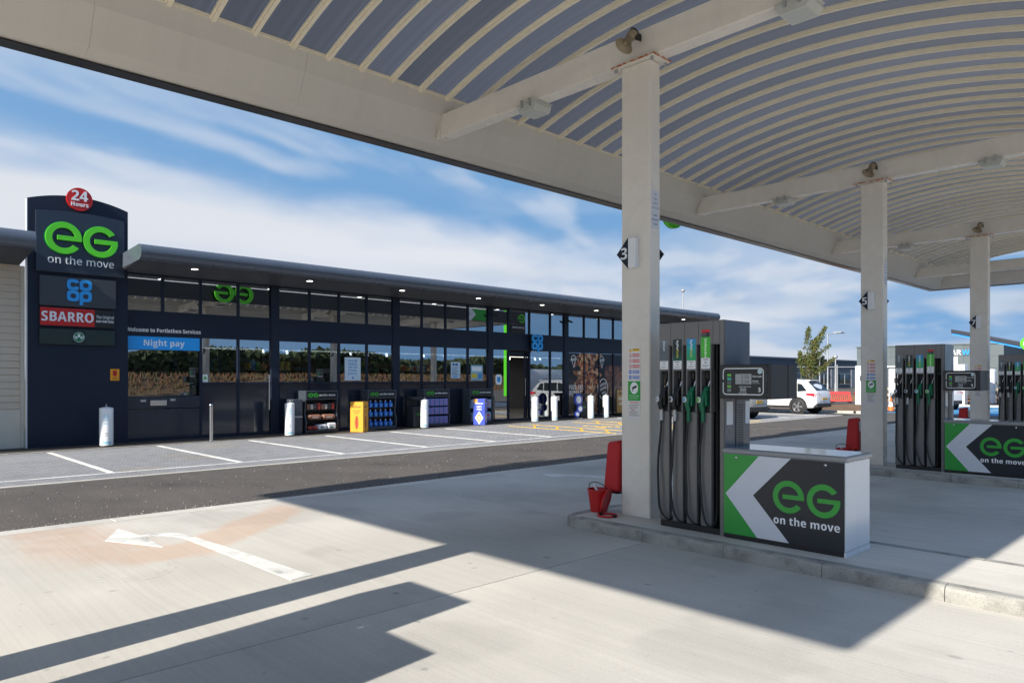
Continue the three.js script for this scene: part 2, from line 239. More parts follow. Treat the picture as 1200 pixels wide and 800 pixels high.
// ================================================================ SETTING
console.log('ground');
{
  const g = structure('ground', 'rough grassy ground reaching to the horizon');
  const t = per(dataTex(512, 512, (i, j, c) => { const x = i / 512, y = j / 512, p = fbm(x * 6, y * 6, 5, 6, 6), n = lat(i, j); c[0] = 92 + 50 * (p - 0.5) + 30 * (n - 0.5); c[1] = 90 + 46 * (p - 0.5) + 30 * (n - 0.5); c[2] = 62 + 30 * (p - 0.5) + 20 * (n - 0.5); }, true), 12);
  obj('terrain_sheet', sheet(rect(-1500, 1500, -1500, 1500), -0.04), M(L(1, 1, 1), 1, { map: t }), g);
}
const SP = 7.14;                                   // column spacing
const forecourt = structure('forecourt', 'pale brushed concrete forecourt slabs under the canopy');
{ // concrete slabs with recessed, sealed joints
  const stainT = concrete(1536, 2048, 23, 5, 7, (x, y, c) => { // rust-coloured run across the slab, by the painted arrow
    const X = -9.32 + x * 4.93, U = -0.5 + y * 7.06;
    const cx = U < 2.66 ? -7.34 : -7.34 - (U - 2.66) * 0.78, d = Math.abs(X - cx) + 0.25 * (fbm(X * 2.2, U * 2.2, 4) - 0.5);
    let s = sstep(0.5, 0.05, d) * sstep(1.75, 2.35, U) * sstep(4.75, 4.0, U) * (0.45 + 0.9 * fbm(X * 3 + 9, U * 5, 5));
    const d2 = Math.abs(U - 2.0 - (X + 8) * 0.08) + 0.4 * (fbm(X * 1.4 + 5, U * 1.4, 4) - 0.5);
    s = Math.max(s, 0.5 * sstep(0.75, 0.05, d2) * sstep(-7.0, -7.6, X) * (0.3 + fbm(X * 4, U * 6, 4)));
    const tr = Math.hypot(X + 6.95, (U - 1.95) * 1.3), ta = Math.abs(((tr * 14) % 1) - 0.5); if (tr > 0.28 && tr < 0.52 && X > -7.0) { const k = 9 * sstep(0.12, 0.3, ta) * sstep(0.35, 0.6, fbm(X * 7, U * 7, 3)); c[0] -= k; c[1] -= k; c[2] -= k; }
    s = clamp(s * (0.55 + 0.6 * fbm(X * 2, U * 26, 4)), 0, 0.34); c[0] = lerp(c[0], 196, s * 0.75); c[1] = lerp(c[1], 132, s * 0.75); c[2] = lerp(c[2], 92, s * 0.75);
  });
  const stainM = M(L(1, 1, 1), 0.9, { map: stainT, bumpMap: concTex, bumpScale: 0.0015 });
  const xs = [-9.32, -4.385, 0.65, 5.7, 10.7], us = [-14.8, -7.64, -0.5, 6.56, 13.7, 20.84, 27.98, 35];
  obj('joint_base', sheet(rect(-9.5, 10.8, -14.9, 35.1), -0.022), m.sealant, forecourt);
  for (let a = 0; a < xs.length - 1; a++) for (let b = 0; b < us.length - 1; b++) {
    const gp = 0.007, g = bx(xs[a] + gp, xs[a + 1] - gp, -0.03, 0, us[b] + gp, us[b + 1] - gp, 0.006);
    if (a === 0 && b === 2) { const p = g.attributes.position, uv = g.attributes.uv; for (let i = 0; i < p.count; i++) uv.setXY(i, (p.getX(i) - xs[0]) / 4.935, (-p.getZ(i) + 0.5) / 7.06); obj('concrete_slab', g, stainM, forecourt, 'concrete slab with an orange rust stain and a painted arrow'); } else { const uv = g.attributes.uv; for (let i = 0; i < uv.count; i++) uv.setXY(i, uv.getX(i) + a * 1.7 + b * 0.9, uv.getY(i) + a * 2.3 + b * 1.9); obj('concrete_slab', g, m.conc, forecourt); }
  }
  for (let b = -15; b < 35; b += 2.5) obj('edge_channel', bx(-9.58, -9.335, -0.03, 0.0, b + 0.004, b + 2.496, 0.006), m.conc, forecourt);
  // turn arrow, painted thick and a little ragged
  const curve = []; const top = [[-5.61, 3.02], [-6.94, 2.93], [-7.6, 2.87], [-8.02, 2.83], [-8.25, 2.69], [-8.3, 2.44]], bot = [[-8.15, 2.45], [-8.13, 2.63], [-7.88, 2.745], [-7.5, 2.765], [-6.65, 2.79], [-5.58, 2.82]];
  const smooth = (a) => new THREE.SplineCurve(a.map((p) => new THREE.Vector2(...p))).getPoints(40).map((v) => [v.x, v.y]);
  const r = rng(5); for (const p of [...smooth(top), ...smooth(bot)]) curve.push([p[0], p[1] + (r() - 0.5) * 0.012]);
  obj('arrow_stem_marking', slabPoly(curve, 0, 0.005), m.white, forecourt);
  obj('arrow_head_marking', slabPoly([[-8.84, 2.4], [-8.27, 2.12], [-7.58, 2.455], [-8.2, 2.47]], 0, 0.0055), m.white, forecourt);
  obj('lane_marking', slabPoly([[-8.79, 9.17], [-8.37, 8.96], [-8.25, 9.3], [-7.5, 9.6], [-5.7, 9.75], [-5.7, 9.98], [-7.6, 9.86], [-8.3, 9.5]], 0, 0.005), m.white, forecourt);
}
const road = structure('access_road', 'dark asphalt lane between the forecourt and the parking bays');
obj('asphalt', sheet(rect(-13.38, -9.585, -60, 140), -0.012), m.asphalt, road);
obj('asphalt_apron', sheet([[-9.5, 35.1], [30, 35.1], [30, 60], [-9.5, 60]], -0.016), m.asphalt, road);
obj('back_lane', sheet(rect(10.8, 38, -60, 140), -0.014), m.asphalt, road);
obj('far_yard', sheet([[-13.5, 33], [-13.5, 140], [-60, 140], [-60, 48], [-21, 48], [-21, 33]], -0.02), m.asphalt, road);
obj('near_apron', sheet(rect(-9.5, 10.8, -60, -14.9), -0.016), m.asphalt, road);
{ const r = rng(66), im = new THREE.InstancedMesh(new THREE.DodecahedronGeometry(0.009, 0), M(L(1, 1, 1), 0.9), 2600), q = new THREE.Object3D(), c = new THREE.Color(); for (let i = 0; i < 2600; i++) { const e = r() < 0.6, v = r(); q.position.set(e ? -9.6 - r() * r() * 0.5 : -9.6 - r() * 3.7, -0.008, -(-2 + 26 * r())); q.rotation.set(r() * 6, r() * 6, r() * 6); q.scale.setScalar(0.35 + r() * 0.9); q.updateMatrix(); im.setMatrixAt(i, q.matrix); im.setColorAt(i, c.setRGB(0.06 + 0.3 * v, 0.058 + 0.28 * v, 0.055 + 0.25 * v)); } im.name = 'loose_chippings'; im.userData.kind = 'stuff'; road.add(im); }
const parking = structure('parking_bays', 'grey block-paved parking bays along the shop front');
{
  obj('bedding', sheet(rect(-19.25, -13.5, -8, 34.2), -0.014), m.joint, parking);
  const bw = 0.2, bh = 0.1, gp = 0.005, geo = new RoundedBoxGeometry(bw - gp, 0.03, bh - gp, 1, 0.006), r = rng(91), mats = [], cols = [];
  const c = new THREE.Color();
  for (let row = 0, X = -19.2; X < -13.52; X += bh, row++) for (let U = -7.9 + (row % 2) * 0.1; U < 34.1; U += bw) {
    mats.push(new THREE.Matrix4().makeRotationY(Math.PI / 2).setPosition(X + 0.05, -0.0155 + (r() - 0.5) * 0.003, -U - 0.1));
    const p = fbm(X * 0.5, U * 0.35, 4), v = 0.245 + (r() - 0.5) * 0.05 + (p - 0.5) * 0.09, w = sstep(0.6, 0.75, fbm(X * 0.9 + 8, U * 0.7, 3)) * 0.018; cols.push(c.clone().setRGB(v + w, v + w * 0.3, v * 1.03 - w));
  }
  const im = new THREE.InstancedMesh(geo, m.block, mats.length); mats.forEach((q, i) => { im.setMatrixAt(i, q); im.setColorAt(i, cols[i]); });
  im.name = 'paving_blocks'; im.userData.kind = 'stuff'; im.receiveShadow = true; parking.add(im);
  for (let u = -8; u < 34; u += 1.5) obj('edging_stone', bx(-13.5, -13.385, -0.03, 0.004, u + 0.003, u + 1.497, 0.004), m.edging, parking);
  for (const [i, u] of [1.4, 3.75, 6.1, 8.44, 10.76, 13.05, 15.25].entries()) obj('bay_line', bx(-19.1, -14.21, 0.0, 0.006, u - 0.05, u + 0.05), m.white, parking);
  obj('bay_end_line', bx(-14.2, -14.1, 0.0, 0.006, -7, 17.4), m.white, parking);
  obj('bay_end_line', bx(-14.2, -14.1, 0.0, 0.006, 24, 34), m.white, parking);
  for (const u of [24.6, 26.9, 30.2, 33.0]) obj('bay_line', bx(-19.1, -14.21, 0.0, 0.006, u - 0.05, u + 0.05), m.white, parking);
  const Y = (pts) => obj('hatch_line', slabPoly(pts, 0, 0.007), m.yellow, parking);
  for (const [u0, u1] of [[17.6, 18.72], [21.05, 22.2]]) {
    Y(rect(-18.5, -13.7, u0 - 0.05, u0 + 0.05)); Y(rect(-18.5, -13.7, u1 - 0.05, u1 + 0.05));
    for (let x = -18.3; x < -14.2; x += 1.08) Y([[x, u1 - 0.055], [x + 0.1, u1 - 0.055], [x + 1.08, u0 + 0.055], [x + 0.98, u0 + 0.055]].reverse());
  }
  Y(rect(-13.9, -13.7, 24.0, 26.9));
  // wheelchair symbol on the accessible bay
  const ring = []; for (let i = 0; i <= 20; i++) { const a = 0.6 + i / 20 * 4.6; ring.push([-15.75 + 0.42 * Math.cos(a), 19.75 + 0.42 * Math.sin(a)]); } for (let i = 20; i >= 0; i--) { const a = 0.6 + i / 20 * 4.6; ring.push([-15.75 + 0.32 * Math.cos(a), 19.75 + 0.32 * Math.sin(a)]); }
  Y(ring); Y(rect(-16.5, -15.8, 19.7, 19.82)); Y(rect(-15.8, -15.7, 19.83, 20.3)); Y(rect(-16.85, -16.6, 19.63, 19.88));
}
const footway = structure('footway', 'narrow dark footway along the shop front');
for (let u = -8; u < 34; u += 2.1) obj('footway_slab', bx(-20.72, -19.4, -0.02, 0.012, u + 0.003, u + 2.097, 0.005), m.path, footway);
for (let u = -8; u < 34; u += 0.915) obj('edge_stone', bx(-19.39, -19.26, -0.03, 0.01, u + 0.003, u + 0.912, 0.006), m.kerb, footway);

// pump islands
function island(k) {
  const o = structure('pump_island', 'raised concrete pump island with kerb stones', [0, 0, SP * k - (k > 0 ? 0.05 * k : 0)]);
  const u0 = 6.08, u1 = 7.3, xe = 1.11, prof = [[u0, -0.02], [u0 + 0.13, -0.02], [u0 + 0.13, 0.12], [u0 + 0.035, 0.12], [u0 + 0.012, 0.108], [u0, 0.085]];
  const back = prof.map(([u, y]) => [u0 + u1 - u, y]).reverse();
  for (let x = -5.33; x < xe - 0.1; x += 0.92) { obj('kerb_stone', prismX(prof, x + 0.003, x + 0.917), m.kerb, o); obj('kerb_stone', prismX(back, x + 0.003, x + 0.917), m.kerb, o); }
  const nose = (s) => { const a = [[-5.333, s(u0)], [-5.333, s(u0 + 0.13)], [-5.42, s(u0 + 0.2)], [-5.56, s(u0 + 0.22)], [-5.5, s(u0 + 0.08)]]; const q = s(0) === 0 ? [...a].reverse() : a; return slabPoly(q, -0.02, 0.112); };
  obj('nose_stone', nose((u) => u), m.kerb, o); obj('nose_stone', nose((u) => u0 + u1 - u), m.kerb, o);
  obj('nose_stone', bx(-5.565, -5.43, -0.02, 0.118, u0 + 0.223, u1 - 0.223, 0.015), m.kerb, o);
  obj('island_infill', bx(-5.429, xe - 0.01, -0.02, 0.119, u0 + 0.1305, u1 - 0.1305), m.conc, o);
}
for (let k = -1; k <= 3; k++) island(k);

// ================================================================ CANOPY
console.log('canopy');
const CX = -4.92, HW = 4.16, UN = -3.85, UF = 31.6, YB = 5.14;
const canopy = thing('forecourt_canopy', 'long cream steel canopy with arched ribs and tinted roof over the pumps', 'canopy', [CX, 0, 6.76]);
const cpart = (name, g, mat, label) => { (Array.isArray(g) ? g : [g]).forEach((q) => q.translate(-CX, 0, 6.76)); return obj(name, g, mat, canopy, label); };
{
  // edge trough: closed profile, o = distance in from the outer face
  const prof = [[0.02, YB], [0.23, YB + 0.012], [0.45, YB + 0.062], [0.66, YB + 0.42], [0.735, YB + 0.65], [0.735, YB + 0.68], [0.02, YB + 0.68]];
  const endProf = [[0.02, YB], [0.23, YB + 0.012], [0.45, YB + 0.062], [0.6, YB + 0.4], [0.6, YB + 0.62], [0.02, YB + 0.66]];
  function strip(pr, A, B, place, mitA, mitB) {      // prism along s from A to B, ends mitred by the offset where asked
    const pos = [], n = pr.length, pt = (i, end) => { const [o, y] = pr[i]; return place(o, y, end ? B - (mitB ? o : 0) : A + (mitA ? o : 0)); };
    const tri = (a, b, c) => pos.push(...a.toArray(), ...b.toArray(), ...c.toArray());
    for (let i = 0; i < n; i++) { const j = (i + 1) % n, a = pt(i, 0), b = pt(j, 0), c = pt(j, 1), d = pt(i, 1); tri(a, b, c); tri(a, c, d); }
    for (const e of [0, 1]) { const f = THREE.ShapeUtils.triangulateShape(pr.map((p) => new THREE.Vector2(...p)), []); for (const [a, b, c] of f) e ? tri(pt(a, 1), pt(b, 1), pt(c, 1)) : tri(pt(c, 0), pt(b, 0), pt(a, 0)); }
    const g = new THREE.BufferGeometry(); g.setAttribute('position', new THREE.BufferAttribute(new Float32Array(pos), 3)); g.computeVertexNormals(); return metric(g);
  }
  const cuts = [UN]; for (let u = -0.32; u < UF - 1; u += SP / 3) cuts.push(u); cuts.push(UF);
  for (const s of [-1, 1]) for (let i = 0; i < cuts.length - 1; i++) cpart('edge_panel', strip(prof, cuts[i] + (i ? 0.0012 : 0), cuts[i + 1] - (i < cuts.length - 2 ? 0.0012 : 0), (o, y, t) => P(CX + s * (HW - o), y, t), i === 0, i === cuts.length - 2), m.soffit);
  for (const [ue, s] of [[UN, 1], [UF, -1]]) cpart('end_panel', strip(endProf, CX - HW, CX + HW, (o, y, t) => P(t, y - 0.001, ue + s * o), true, true), m.soffit);
  // dark outer fascia with its chevron ends
  for (const s of [-1, 1]) { const xo = CX + s * HW; for (let i = 0; i < cuts.length - 1; i++) { cpart('fascia_board', bx(xo - 0.018, xo + 0.018, YB - 0.012, YB + 0.7, cuts[i] + 0.002, cuts[i + 1] - 0.002), m.fascia); cpart('fascia_return', bx(xo - s * 0.019, xo - s * 0.2, YB - 0.014, YB - 0.003, cuts[i] + 0.002, cuts[i + 1] - 0.002), m.fascia); } }
  for (const [ue, h, s] of [[UN, 1.4, 1], [UF, 0.68, -1]]) cpart('fascia_return', bx(CX - HW + 0.21, CX + HW - 0.21, YB - 0.015, YB - 0.004, ue + s * 0.019, ue + s * 0.2), m.fascia);
  for (const [ue, h] of [[UN, 1.4], [UF, 0.68]]) cpart('fascia_board', bx(CX - HW + 0.02, CX + HW - 0.02, YB - 0.012, YB + h, ue - 0.018, ue + 0.018), m.fascia);
  const ox = CX - HW - 0.02;
  cpart('fascia_chevron', prismX([[27.3, YB + 0.01], [27.75, YB + 0.01], [28.1, YB + 0.36], [27.75, YB + 0.71], [27.3, YB + 0.71], [27.65, YB + 0.36]], ox - 0.02, ox), m.signWhite);
  cpart('fascia_chevron', prismX([[27.78, YB + 0.01], [29.3, YB + 0.01], [29.3, YB + 0.68], [27.78, YB + 0.68], [28.13, YB + 0.35]], ox - 0.02, ox), m.green);
  // raised e and G on the fascia, facing the shop; they hang a little below its edge
  const face = (g, y, u) => g.rotateY(-Math.PI / 2).translate(ox - 0.13, y, -u);
  cpart('fascia_letter', face(letterE(0.43, false, 0.1), YB + 0.375, 13.95), m.brightGreen); cpart('fascia_letter', face(letterE(0.43, true, 0.1), YB + 0.375, 13.05), m.brightGreen);
  cpart('fascia_letter', face(letterE(0.3, false, 0.05), YB + 0.37, 1.3), m.brightGreen); cpart('fascia_letter', face(letterE(0.3, true, 0.05), YB + 0.37, 0.68), m.brightGreen);
  // arched ribs and roof sheets
  const h = HW - 0.735, rise = 0.57, R = (h * h + rise * rise) / (2 * rise), a0 = Math.asin(h / R), yc = YB + 0.65 + rise - R, N = 26;
  const arc = (r, t) => [CX + r * Math.sin(t), yc + r * Math.cos(t)];
  const ring = (r0, r1, w) => { const pts = []; for (let i = 0; i <= N; i++) pts.push(arc(r1, a0 - 2 * a0 * i / N)); for (let i = 0; i <= N; i++) pts.push(arc(r0, -a0 + 2 * a0 * i / N)); const g = new THREE.ExtrudeGeometry(shapeOf(pts), { depth: w, bevelEnabled: false }); return metric(g); };
  const ribG = toCreasedNormals(mergeGeometries([flat(ring(R, R + 0.03, 0.084)), flat(ring(R - 0.03, R + 0.001, 0.05).translate(0, 0, 0.017))]), 0.5), p0 = 0.49;
  ribG.translate(-CX, 0, 6.76);
  const sheetG = (() => { const pos = [], uv = [], id = []; for (let i = 0; i <= N; i++) { const [x, y] = arc(R + 0.035, -a0 + 2 * a0 * i / N); for (const s of [0, 1]) { pos.push(x - CX, y, s * -(p0 - 0.012) + 6.76); uv.push(s * p0, i / N * 7); } } for (let i = 0; i < N; i++) { const a = i * 2; id.push(a, a + 2, a + 1, a + 1, a + 2, a + 3); } const g = new THREE.BufferGeometry(); g.setAttribute('position', new THREE.Float32BufferAttribute(pos, 3)); g.setAttribute('uv', new THREE.Float32BufferAttribute(uv, 2)); g.setIndex(id); g.computeVertexNormals(); return g; })();
  const polys = [0.86, 0.96, 1.04, 1.16].map((f) => { const q = m.poly.clone(); q.color.multiplyScalar(f); return q; });
  const n = Math.floor((UF - UN - 0.6) / p0), start = 6.19 - p0 * Math.floor((6.19 - UN - 0.05) / p0);
  for (let i = 0; i <= n; i++) {
    const u = start + i * p0, r = obj('rib', ribG, m.rib, canopy); r.position.z = -u - 0.042;
    if (i < n) { const s = obj('roof_sheet', sheetG, polys[(lat(i * 3, 5) * 4) | 0], canopy); s.position.z = -u - 0.006; }
  }
  // eaves flashing between trough and sheets
  for (const s of [-1, 1]) cpart('eaves_flashing', bx(CX + s * (h - 0.02), CX + s * (h + 0.05), YB + 0.655, YB + 0.735, start, start + n * p0), m.rib);
  // frames
  for (let k = -1; k <= 3; k++) {
    const u = 6.76 + SP * k;
    cpart('column', bx(CX - 0.2, CX + 0.2, 0.1, 5.238, u - 0.1, u + 0.1, 0.022), m.cream);
    const plate = cpart('cap_plate', bx(CX - 0.29, CX + 0.29, 5.238, 5.262, u - 0.165, u + 0.165, 0.003), m.cream); cpart('rusty_edge', bx(CX - 0.294, CX + 0.294, 5.2395, 5.2605, u - 0.169, u + 0.169), m.rust, 'rust-streaked edge of the cap plate').userData.x = 0;
    for (const a of [-0.25, 0.25]) for (const b of [-0.13, 0.13]) { const g = cyl(CX + a, u + b, 5.2, 5.239, 0.018, 6); g.translate(-CX, 0, 6.76); obj('bolt', g, m.galv, plate); }
    cpart('cross_beam', bx(CX - HW + 0.5, CX + HW - 0.5, 5.262, 5.6, u - 0.1, u + 0.1, 0.015), m.cream);
    for (const s of [-1, 1]) cpart('beam_end_plate', bx(CX + s * (HW - 0.6) - 0.01, CX + s * (HW - 0.6) + 0.01, 5.25, 5.615, u - 0.13, u + 0.13), m.cream);
  }
}
// things hung on the canopy
const colWord = { '-1': 'behind the viewer', 0: 'nearest', 1: 'second', 2: 'third', 3: 'fourth' };
function floodlight() {
  const o = thing('canopy_floodlight', 'x', 'light fitting');
  obj('housing', prismU([[-0.24, 0.06], [0.24, 0.06], [0.24, 0.0], [0.19, -0.09], [-0.19, -0.09], [-0.24, 0.0]], -0.21, 0.21, 0.008), m.lampBody, o);
  obj('lens', bx(-0.165, 0.165, -0.096, -0.089, -0.15, 0.15, 0.003), m.lampGlass, o);
  obj('flange', bx(-0.26, 0.26, 0.06, 0.075, -0.23, 0.23, 0.004), m.lampBody, o);
  for (const s of [-1, 1]) obj('bracket', bx(s * 0.1 - 0.02, s * 0.1 + 0.02, -0.01, 0.13, -0.25, -0.211), m.galv, o);
  return o;
}
{
  const f0 = floodlight(); let first = true;
  for (let k = 0; k <= 3; k++) for (const [x, w] of [[-6.62, 'on the shop side of'], [-3.07, 'on the outer side of']]) {
    if (k > 1 && x > -4 && k === 3) continue;
    f0.scale.setScalar(0.7); const pos = [x, 5.205, 6.76 + SP * k], lab = `grey box light fitting under the ${['nearest', 'second', 'third', 'fourth'][k]} cross beam, ${w} its column`;
    if (first) { f0.position.set(pos[0], pos[1], -pos[2]); f0.userData.label = lab; f0.userData.group = 'light fittings under the canopy beams'; first = false; } else dup(f0, pos, lab, 'light fittings under the canopy beams');
  }
  const h = thing('horn_loudspeaker', 'tan horn loudspeaker on the beam above the nearest column', 'loudspeaker', [-4.87, 5.47, 6.5], 0, 'horn loudspeakers on the columns');
  h.scale.setScalar(0.95); const tilt = (g) => g.rotateX(-0.55).rotateZ(-0.3);
  obj('horn', tilt(lathe([[0.02, -0.02], [0.045, -0.02], [0.055, -0.06], [0.075, -0.1], [0.11, -0.14], [0.115, -0.145], [0.108, -0.143], [0.07, -0.1], [0.03, -0.07]])), m.horn, h);
  obj('driver', tilt(lathe([[0, 0.09], [0.05, 0.09], [0.058, 0.07], [0.058, 0.0], [0.045, -0.02]])), m.horn, h); obj('driver_cap', tilt(lathe([[0, 0.1], [0.045, 0.098], [0.06, 0.088], [0.06, 0.07]])), m.black, h);
  obj('cone', tilt(lathe([[0, -0.13], [0.03, -0.115], [0.035, -0.07]])), m.horn, h);
  obj('bracket', [bx(0.05, 0.065, -0.03, 0.05, 0.02, 0.13), bx(0.0, 0.065, 0.0, 0.018, 0.04, 0.13)], m.black, h);
  for (let k = 1; k <= 2; k++) dup(h, [-4.87, 5.47, 6.5 + SP * k], `tan horn loudspeaker on the beam above the ${colWord[k]} column`, 'horn loudspeakers on the columns');
}
// number flags on the columns
function numberFlag(no, k) {
  const o = thing('number_sign', `dark triangular pump number ${no} flag with white bracket on the ${colWord[k]} column`, 'sign', [-4.97, 3.09, 6.58 + SP * k], 0, 'pump number signs');
  obj('flag', prismU([[-0.155, 0], [0, -0.17], [0, 0.17]], 0, 0.03, 0.002), m.navy, o);
  obj('number', toF(text(no, 0.13, 0.004), -0.048, -0.065, -0.001), m.signWhite, o);
  obj('bracket', bx(0.001, 0.1, -0.168, 0.168, 0.005, 0.08, 0.006), m.signWhite, o);
}
['3', '5', '7'].forEach((n, k) => numberFlag(n, k));
['4', '6'].forEach((n, k) => { const o = thing('number_sign', `dark triangular number flag sticking out behind the ${colWord[k]} column`, 'sign', [-4.87, 3.09, 6.9 + SP * k], 0, 'pump number signs'); obj('flag', prismU([[0.155, 0], [0, 0.17], [0, -0.17]], 0, 0.03, 0.002), m.navy, o); obj('number', toF(text(n, 0.13, 0.004), 0.05, -0.065, -0.001), m.signWhite, o); obj('bracket', bx(-0.1, -0.001, -0.168, 0.168, -0.04, 0.03, 0.006), m.signWhite, o); });
// notices stuck on the columns
const noticeT = canvas(256, 1024, (k, w, h) => {
  k.fillStyle = '#dcdad8'; k.fillRect(0, 0, w, h);
  const rows = [['#f2c21a', 1], ['#c8202c', 0], ['#c8202c', 0], ['#c8202c', 0], ['#1d57b8', 2], ['#1d57b8', 2]], txt = ['WARNING', 'NO SMOKING', 'NO PHONES', 'NO FLAMES', 'ENGINE OFF', 'SEE NOTICE'];
  rows.forEach(([c, s], i) => {
    const y = 20 + i * 76; k.fillStyle = c; k.fillRect(96, y + 8, 140, 40);
    if (s === 1) { k.beginPath(); k.moveTo(48, y); k.lineTo(84, y + 56); k.lineTo(12, y + 56); k.fill(); k.fillStyle = '#222'; k.fillRect(44, y + 20, 8, 20); }
    else { k.beginPath(); k.arc(48, y + 28, 28, 0, 7); k.fill(); k.fillStyle = s === 2 ? '#fff' : '#f5f5f5'; k.beginPath(); k.arc(48, y + 28, s === 2 ? 9 : 20, 0, 7); k.fill(); if (!s) { k.strokeStyle = c; k.lineWidth = 7; k.beginPath(); k.moveTo(34, y + 14); k.lineTo(62, y + 42); k.stroke(); k.fillStyle = '#222'; k.fillRect(38, y + 26, 22, 6); } }
    k.fillStyle = i ? '#fff' : '#222'; fitText(k, txt[i], 102, y + 37, 126, 26);
  });
  k.fillStyle = '#179b36'; k.fillRect(0, 480, w, 270); k.fillStyle = '#eee'; k.beginPath(); k.ellipse(128, 576, 82, 82, 0, 0, 7); k.fill();
  k.fillStyle = '#1a1a1a'; k.save(); k.translate(128, 566); k.rotate(-0.35); k.fillRect(-44, -14, 74, 32); k.beginPath(); k.moveTo(30, -20); k.lineTo(54, -6); k.lineTo(54, 14); k.lineTo(30, 24); k.fill(); k.fillRect(-60, 22, 30, 14); k.restore();
  k.fillStyle = '#d8f0d8'; fitText(k, 'CCTV in operation', 24, 690, 205, 22); fitText(k, 'on this forecourt', 24, 722, 180, 20);
  k.fillStyle = '#c02a30'; fitText(k, 'IMPORTANT', 40, 786, 176, 28); k.fillStyle = '#555'; for (let i = 0; i < 7; i++) if (i !== 3) k.fillRect(26, 806 + i * 24, 204 - (i % 3) * 22, 7); k.fillStyle = '#c02a30'; k.fillRect(60, 876, 80, 9);
});
const heightT = canvas(128, 512, (k, w, h) => { k.fillStyle = '#c9ccd6'; k.fillRect(0, 0, w, h); k.fillStyle = '#23305c'; k.textAlign = 'center'; ['No', 'high-', 'sided', 'vehicles'].forEach((s, i) => { F(k, 34, false); k.fillText(s, 64, 60 + i * 62); }); ['MAX', 'HEIGHT', '5.0m'].forEach((s, i) => { F(k, 34); k.fillText(s, 64, 348 + i * 60); }); });
const noticeM = print(noticeT), heightM = print(heightT);
for (let k = 0; k <= 2; k++) {
  const o = thing('safety_notice', `strip of warning stickers with green camera notice on the front of the ${colWord[k]} column`, 'notice', [-4.935, 1.2, 6.657 + SP * k], 0, 'safety notices on the columns');
  obj('print', toF(new THREE.BoxGeometry(0.17, 0.84, 0.002), 0, 0.42, 0.001), noticeM, o);
  if (k < 2) { const q = thing('height_notice', `pale maximum height label high on the side of the ${colWord[k]} column`, 'notice', [-4.718, 3.36, 6.76 + SP * k], 0, 'height notices on the columns'); obj('print', toX(new THREE.BoxGeometry(0.13, 0.42, 0.002), 0, 0.21, 0), heightM, q); }
}
// ================================================================ PUMPS
console.log('pumps');
const stickerT = [['#7b858b', '#586268', '#5d676d', 'Diesel', '#d8dcde', 0], ['#0d2d2d', '#0a2426', '#0e5a4a', 'hyPer', '#ffffff', 1], ['#2a8fd0', '#14a29a', '#18a85c', 'hyPer', '#ffffff', 1], ['#3fae3a', '#4fc13c', '#46b539', 'Unleaded', '#e8ffe0', 2]].map(([a, b, c, s, tc, kind]) => print(canvas(128, 384, (k, w, h) => {
  k.fillStyle = '#8a8b8e'; k.fillRect(0, 0, w, h);
  const top = kind === 2 ? 70 : 0, g = k.createLinearGradient(0, top, 0, 270); g.addColorStop(0, a); g.addColorStop(0.5, b); g.addColorStop(1, c); k.fillStyle = g; k.fillRect(0, top, w, 272 - top);
  if (!kind) { k.fillStyle = '#6d777d'; for (let y = 6; y < 270; y += 14) for (let x = 0; x < w; x += 14) k.fillRect(x, y + ((x / 14) % 2) * 4, 9, 5); }
  if (kind === 2) { k.fillStyle = '#d0212b'; k.fillRect(6, 0, w - 12, 26); k.fillStyle = '#222428'; k.fillRect(6, 26, w - 12, 44); k.fillStyle = '#777'; k.fillRect(14, 34, 60, 5); k.fillRect(14, 44, 80, 5); k.fillRect(14, 54, 50, 5); }
  k.save(); k.translate(50, top + 14); k.rotate(Math.PI / 2); k.fillStyle = tc; F(k, 44); k.fillText(s, 0, 0); const tw = k.measureText(s).width; if (kind === 1) { k.fillStyle = '#e0d23a'; k.fillText('form', tw - 4, 0); } k.restore();
  k.fillStyle = '#e8e9ea'; k.fillRect(2, 276, w - 4, 104); k.fillStyle = '#444'; k.fillRect(30, 288, 66, 7); k.fillRect(52, 316, 24, 10); k.fillStyle = '#777'; k.fillRect(20, 346, 88, 5); k.fillRect(20, 358, 70, 5);
})));
const headT = {};
for (const n of ['3', '5', '7']) headT[n] = print(canvas(512, 320, (k, w, h) => {
  k.fillStyle = '#1c1f23'; k.fillRect(0, 0, w, h); k.strokeStyle = '#dfe3e4'; k.lineWidth = 10; k.beginPath(); k.roundRect(40, 32, 436, 252, 34); k.stroke();
  ['#66c23a', '#2bb3a0', '#5a6468', '#67b23d', '#7c878c'].forEach((c, i) => { k.fillStyle = c; k.fillRect(86, 84 + i * 37, 44, 24); k.fillStyle = '#454b50'; k.fillRect(86, 110 + i * 37, 44, 8); });
  k.fillStyle = '#9ba0a0'; k.fillRect(176, 84, 176, 100); k.strokeStyle = '#4a4f50'; k.fillStyle = '#3c4142'; F(k, 46, false); k.fillText('0.06', 238, 128); k.fillText('0.04', 238, 176);
  k.fillStyle = '#e2e5e6'; F(k, 24); k.fillText('This Sale', 360, 118); k.fillText('Litres', 360, 162); k.fillStyle = '#8d9496'; k.fillRect(360, 172, 84, 6);
  k.fillStyle = '#cdd2d4'; F(k, 16); k.fillText('PENCE PER LITRE', 216, 214); k.fillStyle = '#8a9092'; k.fillRect(226, 220, 70, 36); k.fillStyle = '#cdd2d4'; fitText(k, 'PAY KIOSK', 214, 276, 86, 18);
  k.fillStyle = '#f0f2f3'; F(k, 56); k.fillText(n, 420, 256); k.fillStyle = '#bcd0d8'; k.beginPath(); k.arc(440, 62, 24, 0, 7); k.fill(); k.fillStyle = '#0c0d0e'; k.fillRect(22, 140, 44, 26);
}), 0.25);
